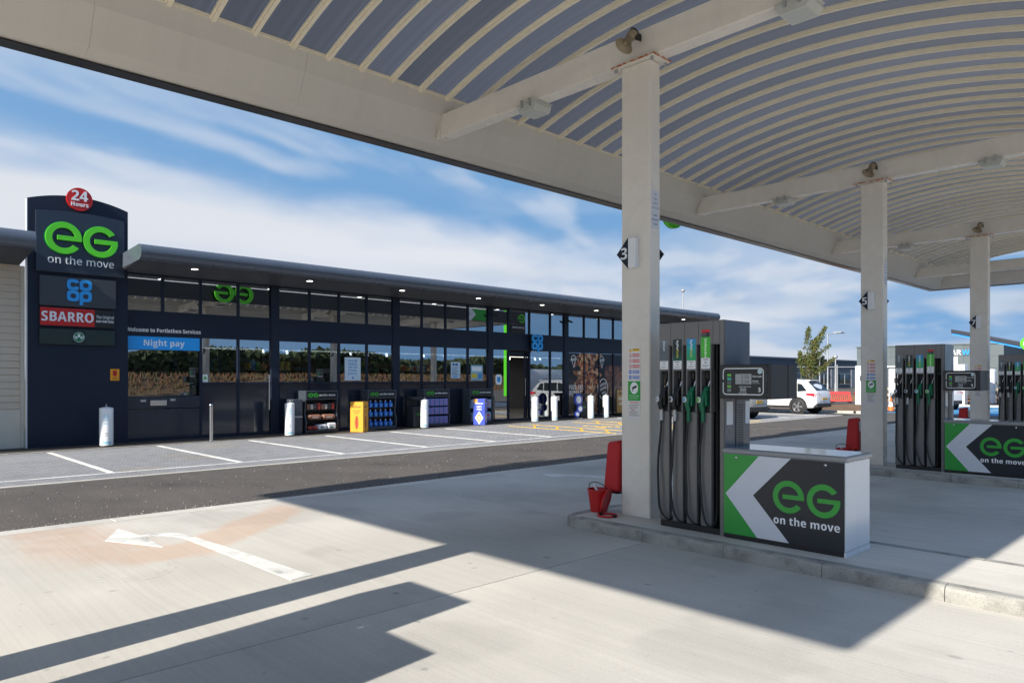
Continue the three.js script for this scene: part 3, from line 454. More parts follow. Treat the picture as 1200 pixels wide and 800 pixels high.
const ventT = print(canvas(64, 512, (k, w, h) => { k.fillStyle = '#7c7f88'; k.fillRect(0, 0, w, h); }), 0.4);
function fuelPump(no, k, label) {
  const hr = rng(900 + k), J = (a) => (hr() - 0.5) * a;
  const o = thing('fuel_pump', label, 'fuel pump', [-4.06, 0.116, 6.68 + (SP - 0.04) * k], 0, 'fuel pumps under the canopy');
  const fins = [-0.318, -0.153, 0.012, 0.177], fw = 0.062;
  // the two working sides are alike, turned about the middle
  for (const s of [1, -1]) {
    const U = (u) => s * u, bb = (x0, x1, y0, y1, a, b, r) => bx(x0, x1, y0, y1, Math.min(U(a), U(b)), Math.max(U(a), U(b)), r);
    obj('header', bb(-0.38, 0.335, 1.9, 2.14, -0.25, -0.02, 0.008), m.pump, o);
    fins.forEach((x) => {
      obj('hose_panel', [bb(x - fw, x + fw, 1.64, 1.899, -0.248, -0.19), bb(x - fw, x + fw, 0.07, 1.22, -0.248, -0.19, 0.012), bb(x - fw, x - fw + 0.014, 1.22, 1.64, -0.248, -0.17), bb(x + fw - 0.014, x + fw, 1.22, 1.64, -0.248, -0.17)], m.pump, o);
      obj('nozzle_cradle', [bb(x - fw + 0.014, x + fw - 0.014, 1.221, 1.639, -0.16, -0.12), bb(x - fw + 0.016, x + fw - 0.016, 1.221, 1.3, -0.235, -0.16), bb(x - 0.012, x + 0.012, 1.56, 1.62, -0.22, -0.16)], m.black, o);
    });
    for (const x of [-0.235, -0.07, 0.095, 0.26]) obj('seam', bb(x - 0.0012, x + 0.0012, 1.9, 2.136, -0.2515, -0.2495), m.black, o);
    if (s === 1) obj('foot_plinth', bx(-0.37, 0.335, 0.0, 0.065, -0.235, 0.235), m.black, o);
  }
  obj('end_pillar', bx(0.336, 0.382, 0.0, 2.141, -0.252, 0.252, 0.006), m.pump, o);
  obj('side_panel', bx(0.3825, 0.392, 0.02, 2.138, -0.245, 0.248, 0.003), m.pumpSide, o);
  obj('core', [bx(-0.36, 0.06, 0.07, 1.88, -0.02, 0.02), bx(0.06, 0.33, 0.07, 1.22, -0.02, 0.02)], m.black, o);
  obj('rear_strip', bx(0.24, 0.335, 0.07, 1.9, 0.165, 0.185), m.black, o); obj('rear_strip', bx(0.075, 0.114, 0.07, 1.9, 0.165, 0.185), m.black, o);
  const vent = obj('vent_panel', bx(0.393, 0.401, 0.62, 1.35, -0.04, 0.12, 0.003), m.pumpSide, o);
  const slots = []; for (let i = 0; i < 26; i++) for (const a of [-0.015, 0.025, 0.065]) slots.push(bx(0.4, 0.4025, 0.66 + i * 0.025, 0.672 + i * 0.025, a, a + 0.028)); const vs = obj('vent_slots', slots, m.black, vent); vs.userData.kind = 'stuff';
  obj('label', [bx(0.393, 0.396, 1.1, 1.33, -0.22, -0.1), bx(0.393, 0.396, 1.1, 1.33, 0.15, 0.235)], m.signWhite, o, 'pale paper label on the side of the pump');
  fins.forEach((x, i) => obj('grade_label', plateF(null, x - 0.052, x + 0.052, 1.655, i === 3 ? 2.05 : 1.965, -0.248), stickerT[i], o));
  const ncol = [m.black, m.black, m.darkGreen, m.darkGreen], badge = [M(L(0.45, 0.47, 0.48), 0.4), M(L(0.05, 0.06, 0.07), 0.4), M(L(0.1, 0.42, 0.62), 0.4), m.brightGreen];
  fins.forEach((x, i) => {
    const nz = obj('nozzle', [tube([[x - 0.02, 1.24, -0.27], [x - 0.024, 1.31, -0.29], [x - 0.012, 1.38, -0.275], [x + 0.006, 1.46, -0.23]], 0.027, 14, 10), rod([x - 0.012, 1.38, -0.275], [x + 0.012, 1.475, -0.2], 0.03, 10, 0.02), bx(x + 0.006, x + 0.03, 1.28, 1.42, -0.285, -0.225, 0.008)], ncol[i], o);
    obj('spout', tube([[x + 0.006, 1.46, -0.215], [x + 0.018, 1.52, -0.2], [x + 0.03, 1.56, -0.19], [x + 0.036, 1.6, -0.185]], 0.011, 10, 8), m.steel, nz);
    const bd = obj('badge_ring', toF(new THREE.CylinderGeometry(0.03, 0.03, 0.012, 20).rotateX(Math.PI / 2).rotateY(-0.5), x - 0.034, 1.345, -0.322), m.signWhite, nz);
    obj('badge', toF(new THREE.CylinderGeometry(0.021, 0.021, 0.016, 20).rotateX(Math.PI / 2).rotateY(-0.5), x - 0.035, 1.345, -0.323), badge[i], nz);
    obj('swivel', [rod([x - 0.02, 1.25, -0.27], [x - 0.02, 1.2, -0.268], 0.019), rod([x - 0.02, 1.2, -0.268], [x - 0.02, 1.12, -0.268], 0.022)], i < 2 ? m.galv : m.darkGreen, nz);
    obj('hose', tube([[x - 0.02, 1.19, -0.268], [x - 0.03 + J(0.012), 1.0, -0.275], [x - 0.042 + J(0.03), 0.7, -0.285 + J(0.03)], [x - 0.04 + J(0.04), 0.42 + J(0.06), -0.29 + J(0.03)], [x - 0.012 + J(0.03), 0.2 + J(0.05), -0.29], [x + 0.04, 0.1 + J(0.03), -0.285], [x + 0.078, 0.075, -0.25], [x + 0.082, 0.12, -0.2], [x + 0.082, 0.6, -0.17], [x + 0.082, 1.4, -0.17], [x + 0.082, 1.9, -0.17]], 0.0115, 70, 8), m.rubber, nz);
  });
  // display head
  const hd = obj('display_head', bx(0.4, 0.93, 1.365, 1.692, -0.37, 0.17, 0.008), m.charcoal, o);
  obj('display_face', plateF(null, 0.408, 0.89, 1.372, 1.685, -0.3705, 0.006), headT[no], hd);
  obj('head_seam', bx(0.931, 0.934, 1.37, 1.688, -0.03, -0.02), m.black, hd);
  return o;
}
fuelPump('3', 0, 'grey four-hose fuel pump with number 3 display beside the nearest column');
fuelPump('5', 1, 'grey four-hose fuel pump with number 5 display beside the second column');
fuelPump('7', 2, 'grey four-hose fuel pump at the right edge beyond the number 5 pump');
fuelPump('3', -1, 'fuel pump behind the viewer that throws the stepped shadow on the concrete');
// branded merchandise boxes beside the pumps
const boxT = print(canvas(1024, 680, (k, w, h) => {
  k.fillStyle = '#2b9a3c'; k.fillRect(0, 0, w, h); k.fillStyle = '#d4d7de'; k.beginPath(); k.moveTo(w * 0.315, 0); k.lineTo(w, 0); k.lineTo(w, h); k.lineTo(w * 0.3, h); k.lineTo(w * 0.015, h * 0.5); k.fill();
  k.fillStyle = '#23272f'; k.beginPath(); k.moveTo(w * 0.585, 0); k.lineTo(w, 0); k.lineTo(w, h); k.lineTo(w * 0.57, h); k.lineTo(w * 0.265, h * 0.485); k.fill();
  drawEG(k, w * 0.702, h * 0.455, 131, 22, '#35a33c'); k.fillStyle = '#f2f3f5'; fitText(k, 'on the move', w * 0.437, h * 0.785, 546, 88);
}), 0.3);
function merchBox(k, label) {
  const o = thing('merchandise_box', label, 'box', [-3.09, 0.116, 6.68 + (SP - 0.04) * k], 0, 'printed boxes beside the pumps');
  obj('body', bx(-0.575, 0.59, 0.05, 0.83, -0.275, 0.28, 0.006), m.boxWhite, o);
  obj('plinth', bx(-0.56, 0.575, 0.0, 0.05, -0.262, 0.262), m.black, o);
  obj('front_panel', plateF(null, -0.57, 0.585, 0.052, 0.826, -0.277, 0.006), boxT, o);
  obj('back_panel', new THREE.BoxGeometry(1.155, 0.774, 0.006).rotateY(Math.PI).translate(0.0075, 0.439, -0.284), boxT, o);
  const lid = obj('lid', bx(-0.59, 0.61, 0.831, 0.878, -0.292, 0.295, 0.014), m.lidGrey, o);
  obj('lid_top', bx(-0.57, 0.59, 0.876, 0.882, -0.272, 0.275, 0.002), m.lidTop, lid);
  for (const x of [-0.44, 0.42]) obj('catch', toF(lathe([[0, 0.01], [0.012, 0.008], [0.014, 0]], 10).rotateX(Math.PI / 2), x, 0.795, -0.283), m.steel, o);
  obj('foot', [bx(0.3, 0.6, 0.002, 0.045, 0.2, 0.265), bx(0.576, 0.592, 0.0, 0.048, -0.27, 0.272)], m.boxWhite, o);
  return o;
}
merchBox(0, 'nearest white box with whole green chevron wordmark panel, beside the number 3 pump');
merchBox(1, 'white chevron wordmark box cut off by the right edge, beside the number 5 pump');
merchBox(2, 'chevron box beside the far pump, mostly outside the frame');
// red fire points at the columns
function firePoint(k, word) {
  const b = thing('fire_bucket', `red plastic bucket standing by the foot of the ${word} column`, 'bucket', [-5.4, 0.118, 6.6 + SP * k], 0, 'red fire buckets');
  obj('pail', lathe([[0, 0.002], [0.095, 0.002], [0.1, 0.01], [0.13, 0.25], [0.142, 0.252], [0.142, 0.265], [0.128, 0.265], [0.096, 0.02], [0, 0.015]], 28), m.red, b);
  obj('sand', new THREE.CircleGeometry(0.118, 24).rotateX(-Math.PI / 2).translate(0, 0.2, 0), M(L(0.45, 0.33, 0.2), 1), b);
  const pts = []; for (let i = 0; i <= 12; i++) { const a = Math.PI * i / 12; pts.push([-0.142 * Math.cos(a), 0.25 + 0.1 * Math.sin(a), -0.06 * Math.sin(a)]); } obj('handle', tube(pts, 0.005, 24, 6), m.black, b);
  obj('scoop', rod([0.0, 0.2, 0], [-0.06, 0.31, -0.02], 0.015), m.signWhite, b);
  const l = thing('bucket_lid', `red round bucket lid leaning on the bucket by the ${word} column`, 'lid', [-5.235, 0.12, 6.53 + SP * k], 0, 'red bucket lids');
  obj('disc', lathe([[0, 0.012], [0.12, 0.012], [0.13, 0.0], [0.145, 0.0], [0.145, 0.02], [0.125, 0.026], [0, 0.022]], 30).rotateZ(1.32).rotateY(0.35).translate(0.01, 0.143, 0), m.red, l);
  const q = thing('red_ring', `red ring with black clips lying at the foot of the ${word} column`, 'ring', [-5.13, 0.13, 6.42 + SP * k], 0, 'red rings');
  obj('ring', new THREE.TorusGeometry(0.105, 0.013, 8, 28).rotateX(Math.PI / 2), m.red, q); obj('clip', [bx(-0.12, -0.08, -0.012, 0.02, -0.02, 0.02), bx(0.08, 0.12, -0.012, 0.02, -0.03, 0.01)], m.black, q);
  const c = thing('extinguisher_cover', `red fabric extinguisher cover hung on the shop side of the ${word} column`, 'fabric cover', [-5.3, 0.34, 6.8 + SP * k], 0, 'red extinguisher covers');
  const g = new RoundedBoxGeometry(0.24, 0.6, 0.24, 8, 0.05), p = g.attributes.position; for (let i = 0; i < p.count; i++) { let x = p.getX(i), y = p.getY(i), z = p.getZ(i); const t = (y + 0.3) / 0.6, s = 1 - 0.3 * t * t, f = 0.014 * Math.sin(y * 19 + x * 14) + 0.01 * Math.sin(z * 30 + y * 31); p.setXYZ(i, x * s + f + 0.02 * t, y + 0.01 * Math.sin(x * 22), z * s + f * 0.8); }
  g.computeVertexNormals(); obj('cover', g.translate(0, 0.3, 0), m.redFabric, c); obj('hook_plate', bx(0.1, 0.19, 0.36, 0.54, -0.03, 0.03), m.galv, c); obj('base_rim', bx(-0.09, 0.1, -0.012, 0.012, -0.09, 0.09, 0.01), m.black, c);
}
firePoint(0, 'nearest'); firePoint(1, 'second'); firePoint(2, 'third');

// ================================================================ SHOP
console.log('shop');
const FX = -20.7, shop = thing('shop_building', 'long single-storey dark navy shop with glazed front and overhanging roof', 'shop', [FX, 0, 19.2]);
const into = (grp, bxp) => (name, g, mat, label, parent) => { (Array.isArray(g) ? g : [g]).forEach((q) => q.translate(-bxp[0], -bxp[1], bxp[2])); return obj(name, g, mat, parent ?? grp, label); };
const sp = into(shop, [FX, 0, 19.2]);
const edges = [], BAYS = [[7.725, 8.805, 9.79], [10.06, 11.08, 12.12, 13.17, 14.19], [14.47, 15.45, 16.52, 17.59, 18.58], [18.85, 19.7, 20.88, 22.12, 22.96], [23.23, 24.3, 25.33, 26.36, 27.37], [27.64, 28.7, 29.75, 30.8, 31.8]];
{
  const Yl = 2.85, Ys = 3.46, Yt = 4.47, base = 1.55, E = 31.95;
  // piers, bands
  for (const [a, b] of [[9.79, 10.06], [14.19, 14.47], [18.58, 18.85], [22.96, 23.23], [27.37, 27.64], [31.8, E]]) sp('pier', bx(FX - 0.2, FX + 0.03, 0, Yt, a + 0.002, b - 0.002, 0.006), m.navy);
  for (const [a, b] of [[5.8, 9.79], [10.06, 14.19], [14.47, 18.58], [18.85, 22.96], [23.23, 27.37], [27.64, 31.8]]) { sp('fascia_panel', bx(FX - 0.18, FX, Yl + 0.03, Ys - 0.03, a, b, 0.004), m.navy); sp('head_rail', bx(FX - 0.1, FX + 0.008, Yt - 0.03, Yt + 0.02, a, b), m.navy); sp('sill_rail', bx(FX - 0.1, FX + 0.012, Ys - 0.03, Ys + 0.04, a, b), m.navy); sp('head_rail', bx(FX - 0.1, FX + 0.012, Yl - 0.03, Yl + 0.03, a, b), m.navy); sp('base_rail', bx(FX - 0.1, FX + 0.01, 0.0, 0.09, a, b), m.navy); }
  const pane = (y0, y1, a, b) => sp('window_pane', bx(FX - 0.052, FX - 0.04, y0, y1, a + 0.03, b - 0.03), m.glass);
  const mull = (u, y0, y1) => sp('mullion', bx(FX - 0.1, FX + 0.004, y0, y1, u - 0.035, u + 0.035, 0.004), m.navy);
  // upper lights
  for (const bay of [[5.8, 6.72, 7.725, 8.805, 9.79], ...BAYS.slice(1)]) for (let i = 0; i < bay.length - 1; i++) { pane(Ys + 0.04, Yt - 0.03, bay[i], bay[i + 1]); if (i) mull(bay[i], Ys + 0.04, Yt - 0.03); }
  // lower lights
  BAYS.forEach((bay, bi) => {
    for (let i = 0; i < bay.length - 1; i++) {
      const full = bi >= 3, a = bay[i], b = bay[i + 1];
      if (i || bi === 0) mull(bay[i], 0.09, Yl - 0.03);
      if (bi === 3 && i === 1) continue;
      pane(full ? 0.12 : base + 0.03, Yl - 0.03, a, b);
      if (!full) { sp('transom', bx(FX - 0.09, FX + 0.002, base - 0.03, base + 0.03, a + 0.036, b - 0.036), m.navy); sp('lower_panel', bx(FX - 0.06, FX - 0.03, 0.09, base - 0.03, a + 0.036, b - 0.036), m.spandrel); }
    }
  });
  // entrance with its open sliding leaf
  const leaf = sp('sliding_door', [bx(FX - 0.16, FX - 0.12, 0.09, 2.75, 20.68, 20.75), bx(FX - 0.16, FX - 0.12, 0.09, 2.75, 20.8, 20.84), bx(FX - 0.16, FX - 0.12, 2.65, 2.75, 19.74, 20.84)], m.navy);
  sp('door_handle', rod([FX - 0.1, 1.0, 20.72], [FX - 0.1, 1.7, 20.72], 0.015), m.steel, undefined, leaf);
  // night window
  pane(1.22, 2.45, 5.83, 7.69); sp('night_ledge', bx(FX - 0.1, FX + 0.02, 0.88, 1.2, 5.83, 7.69, 0.006), m.navyGloss); sp('lower_panel', bx(FX - 0.1, FX - 0.004, 0.0, 0.86, 5.83, 7.69, 0.004), m.navyGloss);
  sp('pay_drawer', bx(FX + 0.01, FX + 0.06, 0.95, 1.1, 6.38, 6.8, 0.008), m.steel); sp('intercom', bx(FX + 0.015, FX + 0.035, 1.06, 1.12, 6.14, 6.28, 0.004), m.galv); sp('intercom', bx(FX + 0.015, FX + 0.035, 1.07, 1.13, 6.9, 7.03, 0.004), m.galv);
  sp('head_band', bx(FX - 0.1, FX - 0.002, 2.45, 2.82, 5.83, 7.69), m.navy);
  sp('pull_handle', [rod([FX + 0.06, 0.75, 9.72], [FX + 0.06, 1.8, 9.72], 0.02), rod([FX, 0.95, 9.72], [FX + 0.06, 0.95, 9.72], 0.012), rod([FX, 1.6, 9.72], [FX + 0.06, 1.6, 9.72], 0.012)], m.steel);
  // shell and room
  sp('back_wall', bx(FX - 9.2, FX - 9, 0, 4.5, 5.8, E), m.wallIn); sp('end_wall', bx(FX - 9, FX - 0.2, 0, 4.5, E - 0.2, E - 0.002), m.wallIn); sp('end_wall', bx(FX - 9, FX - 0.2, 0, 4.5, 5.802, 6.0 - 0.2 + 0.1), m.wallIn);
  sp('floor', bx(FX - 9, FX - 0.01, -0.02, 0.015, 5.82, E - 0.2), m.floorIn); sp('ceiling', bx(FX - 9, FX - 0.12, 4.44, 4.5, 5.82, E - 0.2), m.ceilIn);
  sp('outer_wall', bx(FX - 9.2, FX - 0.2, 0, 4.6, E, E + 0.12), m.navy);
  // roof: planked soffit, rounded lip
  const u0 = 5.62, u1 = 32.6, xl = -18.85, N = 14;
  const lipP = []; for (let i = 0; i <= N; i++) { const a = -Math.PI / 2 + Math.PI * i / N; lipP.push([xl - 0.2 + 0.2 * Math.cos(a), 4.785 + 0.195 * Math.sin(a)]); }
  const roof = sp('roof', prismU([...lipP, [FX - 0.5, 4.86], [FX - 10, 4.9], [FX - 10, 4.66], [FX - 0.2, 4.515], [FX + 0.0, 4.52]], u0, u1), m.roofLip);
  const n = 10, xa = FX + 0.04, xb = xl - 0.2; for (let i = 0; i < n; i++) { const s = (t) => [xa + (xb - xa) * t, 4.485 + 0.1 * t], [p, y] = s(i / n), [q, z] = s((i + 1) / n); sp('soffit_plank', prismU([[p + 0.006, y], [q - 0.006, z], [q - 0.006, z + 0.02], [p + 0.006, y + 0.02]], u0 + 0.02, u1 - 0.02), m.soffitDark, undefined, roof); }
  sp('gutter_line', bx(xl - 0.05, xl + 0.004, 4.745, 4.765, u0 + 0.01, u1 - 0.01), m.soffitDark, undefined, roof);
  // printed window film at the far end
  const film = print(canvas(1024, 640, (k, w, h) => {
    k.fillStyle = '#221b18'; k.fillRect(0, 0, w, h); const r = rng(77);
    for (let i = 0; i < 900; i++) { const x = r() * w * 0.78, y = r() * h, d = Math.abs(x - 260 - (h - y) * 0.15); if (d > 210 * (0.6 + r() * 0.5)) continue; k.fillStyle = ['#9a5230', '#c07a4a', '#e0a870', '#7a3a20', '#b06a42', '#ecc090'][(r() * 6) | 0]; k.globalAlpha = 0.75; k.beginPath(); k.ellipse(x, y, 8 + r() * 34, 5 + r() * 18, r() * 3, 0, 7); k.fill(); }
    for (let i = 0; i < 320; i++) { k.fillStyle = ['#6d4a3a', '#8a5d48', '#4a3128'][(r() * 3) | 0]; k.beginPath(); k.ellipse(640 + r() * 330, 150 + r() * 300, 10 + r() * 40, 8 + r() * 24, r() * 3, 0, 7); k.fill(); } k.globalAlpha = 1;
    k.fillStyle = '#3a4a3a'; for (let i = 0; i < 500; i++) k.fillRect(r() * w, h - r() * r() * 160, 6, 6);
    k.fillStyle = '#e8e6e2'; fitText(k, 'FOLD. EAT.', 14, 380, 250, 62); fitText(k, 'REPEAT.', 14, 446, 230, 74);
    for (const [x, y] of [[90, 60], [560, 60]]) { k.strokeStyle = '#e8e6e2'; k.lineWidth = 7; k.beginPath(); k.arc(x, y, 36, 3.3, 6.2); k.lineTo(x + 6, y + 90); k.lineTo(x - 36, y - 4); k.stroke(); k.save(); k.translate(x, y); k.rotate(-0.15); fitText(k, 'PIZZA', -52, 20, 104, 34); k.restore(); }
    k.lineWidth = 9; k.beginPath(); k.ellipse(590, 380, 84, 110, 0, 0, 7); k.stroke(); k.save(); k.translate(590, 380); k.rotate(-0.25); fitText(k, 'HOTTER', -64, -34, 126, 40); fitText(k, 'FASTER', -60, 10, 120, 40); fitText(k, 'NOW', -40, 56, 80, 40); k.restore();
  }), 0.18);
  for (const [a, b, i] of [[23.26, 24.27, 0], [24.33, 25.3, 1], [25.36, 26.33, 2], [26.39, 27.34, 3]]) { const g = plateX(null, FX - 0.0385, 0.14, 2.8, a, b, 0.003), uv = g.attributes.uv; for (let q = 0; q < uv.count; q++) uv.setX(q, (i + uv.getX(q)) / 4); sp('window_film', g, film, 'printed food poster film across the window'); }
  // notices in the windows
  const poster = (t, y0, y1, a, b, label) => sp('window_notice', plateX(null, FX - 0.0385, y0, y1, a, b, 0.002), t, label);
  poster(print(canvas(256, 320, (k, w, h) => { k.fillStyle = '#c9dbe6'; k.fillRect(0, 0, w, h); k.fillStyle = '#1f7fc4'; ['OUR', 'MEMBERS', 'OWN THIS', 'STORE.', 'JOIN US.'].forEach((s, i) => fitText(k, s, 128, 62 + i * 44, 150, 40, true, 'center')); k.beginPath(); k.arc(128, 282, 14, 0, 7); k.fill(); })), 1.62, 2.38, 12.34, 12.94, 'pale blue notice with blue lettering in the window');
  poster(print(canvas(256, 320, (k, w, h) => { k.fillStyle = '#b9cfdf'; k.fillRect(0, 0, w, h); k.fillStyle = '#2b4b7c'; k.fillRect(40, 30, 60, 40); k.fillRect(120, 30, 70, 40); for (let i = 0; i < 8; i++) k.fillRect(30, 100 + i * 22, 190 - (i % 3) * 30, 8); k.fillStyle = '#3b9ad4'; k.fillRect(60, 280, 120, 24); })), 1.7, 2.3, 16.78, 17.23, 'small pale notice in the window');
  poster(print(canvas(256, 200, (k, w, h) => { k.fillStyle = '#8fb6cf'; k.fillRect(0, 0, w, h); k.fillStyle = '#d9c23a'; k.fillRect(10, 110, 120, 60); k.fillStyle = '#e8eef2'; k.fillRect(20, 20, 210, 60); k.fillStyle = '#4b8fc0'; k.fillRect(150, 110, 90, 70); })), 1.62, 2.2, 17.75, 18.35);
  poster(print(canvas(128, 160, (k, w, h) => { k.fillStyle = '#e9eef0'; k.beginPath(); k.roundRect(0, 0, w, h, 40); k.fill(); k.fillStyle = '#1f8ed6'; k.beginPath(); k.roundRect(32, 40, 64, 80, 12); k.fill(); })), 1.45, 1.85, 19.02, 19.35, 'white rounded sticker with a blue square');
  poster(print(canvas(64, 96, (k, w, h) => { k.fillStyle = '#dfe8e0'; k.fillRect(0, 0, w, h); k.fillStyle = '#3f9a3a'; k.beginPath(); k.moveTo(32, 14); k.lineTo(58, 60); k.lineTo(6, 60); k.fill(); })), 1.58, 1.8, 7.79, 7.93);
  // wall lettering and the night-pay header
  sp('night_pay_header', plateX(null, FX - 0.001, 2.46, 2.81, 5.83, 7.69, 0.006), print(canvas(1024, 192, (k, w, h) => { k.fillStyle = '#1f9df0'; k.fillRect(0, 0, w, h); k.fillStyle = '#dfe6ee'; fitText(k, 'Night pay', 210, 135, 590, 124); })), 'bright blue header reading Night pay');
  sp('wall_lettering', toX(text('Welcome to Portlethen Services', 0.105, 0.01, fontB, 'l').scale(0.86, 1, 1), FX + 0.002, 2.93, 5.8), m.signWhite);
}
function clover(R, depth) { // blue four-letter clover mark: C O over O p
  const ring = (x, y, open) => { const o = [], r = 0.27, q = 0.49; const sup = (a, R_) => [x + R_ * Math.sign(Math.cos(a)) * Math.abs(Math.cos(a)) ** 0.62, y + R_ * Math.sign(Math.sin(a)) * Math.abs(Math.sin(a)) ** 0.62]; const a0 = open ? 0.32 : 0, a1 = open ? 2 * Math.PI - 0.32 : 2 * Math.PI; const out = [], inn = []; for (let i = 0; i <= 36; i++) { const a = a0 + (a1 - a0) * i / 36; out.push(sup(a, q)); inn.push(sup(a, 0.21)); } if (open) return { pts: [...out, ...inn.reverse()], holes: [] }; return { pts: out.slice(0, -1), holes: [inn.slice(0, -1)] }; };
  const gs = [ring(-0.5, 0.5, true), ring(0.5, 0.5, false), ring(-0.5, -0.5, false), ring(0.5, -0.5, false)].map(({ pts, holes }) => new THREE.ExtrudeGeometry(shapeOf(pts, holes), { depth, bevelEnabled: false }));
  gs.push(new THREE.BoxGeometry(0.28, 0.62, depth * 0.98).translate(0.15, -0.99, depth / 2)); return gs.map((g) => g.scale(R, R, 1));
}
{
  const o = thing('clover_sign', 'bright blue clover-shaped letter sign above the shop entrance', 'sign', [FX, 2.73, 21.12]);
  obj('letters', clover(0.31, 0.06).map((g) => g.rotateY(Math.PI / 2).translate(0.16, 0.44, 0)), m.blue, o); obj('backing', [bx(0.07, 0.155, 0.1, 0.74, -0.3, 0.3, 0.03), bx(-0.0, 0.07, 0.3, 0.5, -0.06, 0.06)], m.black, o);
}
// soffit downlights
for (let i = 0; i < 8; i++) {
  const u = 7.1 + i * 3.3, x = -19.45, y = 4.487 + 0.1 * (x - FX - 0.04) / 1.6, o = thing('soffit_downlight', `small lit downlight under the shop eaves, number ${['one', 'two', 'three', 'four', 'five', 'six', 'seven', 'eight'][i]} from the sign tower`, 'downlight', [x, y - 0.012, u], 0, 'downlights under the shop eaves');
  obj('rim', lathe([[0.085, 0.01], [0.11, 0.006], [0.11, 0], [0.085, -0.002]], 24), m.galv, o); obj('lamp', new THREE.CylinderGeometry(0.085, 0.085, 0.006, 24), m.glow, o);
  const s = new THREE.SpotLight(new THREE.Color(1, 0.95, 0.85), 2.2, 0, 0.9, 0.6); s.name = 'downlight_beam'; s.position.set(0, -0.02, 0); s.target.position.set(0, -2, 0); s.castShadow = true; s.shadow.radius = 4; o.add(s, s.target);
}
for (const [u, w] of [[18.72, 'left'], [23.1, 'right']]) { const o = thing('security_camera', `small black security camera on the pier ${w} of the entrance, under the eaves`, 'camera', [FX + 0.03, 4.12, u], 0, 'cameras on the shop front'); obj('arm', rod([0, 0.05, 0], [0.16, 0.02, 0], 0.016), m.black, o); obj('barrel', rod([0.16, 0.03, -0.08], [0.2, -0.02, 0.12], 0.04, 12), m.black, o); obj('lens', rod([0.2, -0.02, 0.12], [0.203, -0.023, 0.13], 0.028, 12), m.charcoal, o); }
// inside: track lights, shelving
for (let i = 0; i < 3; i++) {
  const x = FX - 1.6 - i * 2.4, o = thing('track_light', `long thin ceiling light line inside the shop, ${['nearest the glass', 'in the middle', 'at the back'][i]}`, 'ceiling light', [x, 2.62 + 0.1 * i, 19.5], 0, 'ceiling lights inside the shop');
  for (let u = -11.6 + i * 0.7; u < 11; u += 3.9) { obj('tube', bx(-0.015, 0.015, -0.01, 0.01, u, u + 2.7, 0.005), m.track, o); obj('spot_head', [rod([0, -0.02, u + 3.2], [0.05, -0.12, u + 3.2], 0.04, 10)], m.glow, o); } obj('rail', bx(-0.012, 0.012, 0.012, 0.03, -11.6, 11.8), m.galv, o); obj('hanger', [-11, -5.5, 0, 5.5, 11].map((u) => rod([0, 0.02, u], [0, 1.6, u], 0.006)), m.galv, o);
  for (const u of [-8, 0, 8]) { const l = new THREE.RectAreaLight(new THREE.Color(1, 0.96, 0.9), 7, 0.1, 7.5); l.name = 'track_glow'; l.position.set(0, -0.03, -u); l.rotation.x = -Math.PI / 2; o.add(l); }
}
{
  const r = rng(404), cols = [[0.5, 0.05, 0.04], [0.6, 0.35, 0.05], [0.06, 0.2, 0.4], [0.5, 0.5, 0.48], [0.1, 0.3, 0.08], [0.35, 0.18, 0.08], [0.6, 0.55, 0.1]].map((c) => M(L(...c), 0.5));
  for (const i of [0, 1, 2, 3, 6, 7]) {
    const u = 8.2 + i * 2.85, x = i === 4 ? FX - 6 : FX - 1.1 - (i % 2) * 1.3, o = thing('shop_shelving', `dim shelf unit of goods inside the shop, ${['first', 'second', 'third', 'fourth', 'fifth', 'sixth', 'seventh', 'eighth'][i]} from the night window`, 'shelving', [x, 0.015, u], 0, 'shelf units inside the shop');
    obj('frame', [bx(-0.3, -0.26, 0, 1.98, -1, 1), bx(-0.26, 0.2, 0, 0.1, -1, 1), bx(-0.3, 0.2, 0, 1.98, -1.03, -1.0), bx(-0.3, 0.2, 0, 1.98, 1.0, 1.03)], m.charcoal, o);
    for (let s = 0; s < 5; s++) { obj('shelf', bx(-0.26, 0.2, 0.42 + s * 0.38, 0.445 + s * 0.38, -1, 1), m.galv, o); const gs = cols.map(() => []); for (let a = -0.96; a < 0.9;) { const w = 0.07 + r() * 0.12, h = 0.14 + r() * 0.18; gs[(r() * 7) | 0].push(bx(-0.15, 0.17, 0.445 + s * 0.38, 0.445 + s * 0.38 + h, a, a + w - 0.01)); a += w; } gs.forEach((g, c) => { if (g.length) { const q = obj('packets', g, cols[c], o); q.userData.kind = 'stuff'; } }); }
  }
  for (const [u, y, w] of [[11.5, 2.0, 'left'], [13.7, 2.0, 'right']]) { const o = thing('hanging_poster', `red promotional board hanging inside the shop window, ${w} of the pale notice`, 'poster', [FX - 1.3, 1.7, u], 0, 'red boards inside the shop'); obj('board', bx(-0.02, 0.02, 0, 0.62, -0.42, 0.42, 0.006), m.red, o); obj('stripe', bx(0.021, 0.024, 0.25, 0.36, -0.3, 0.3), m.signWhite, o); obj('cord', [rod([0, 0.62, -0.3], [0, 2.7, -0.3], 0.004), rod([0, 0.62, 0.3], [0, 2.7, 0.3], 0.004)], m.galv, o); }
  const o = thing('red_counter_unit', 'red goods unit just inside the glass left of the entrance', 'unit', [FX - 0.75, 0.015, 19.25]); obj('unit', bx(-0.3, 0.3, 0, 1.0, -0.35, 0.3, 0.02), m.red, o); obj('top', bx(-0.32, 0.32, 1.0, 1.04, -0.37, 0.32, 0.008), m.galv, o);
}
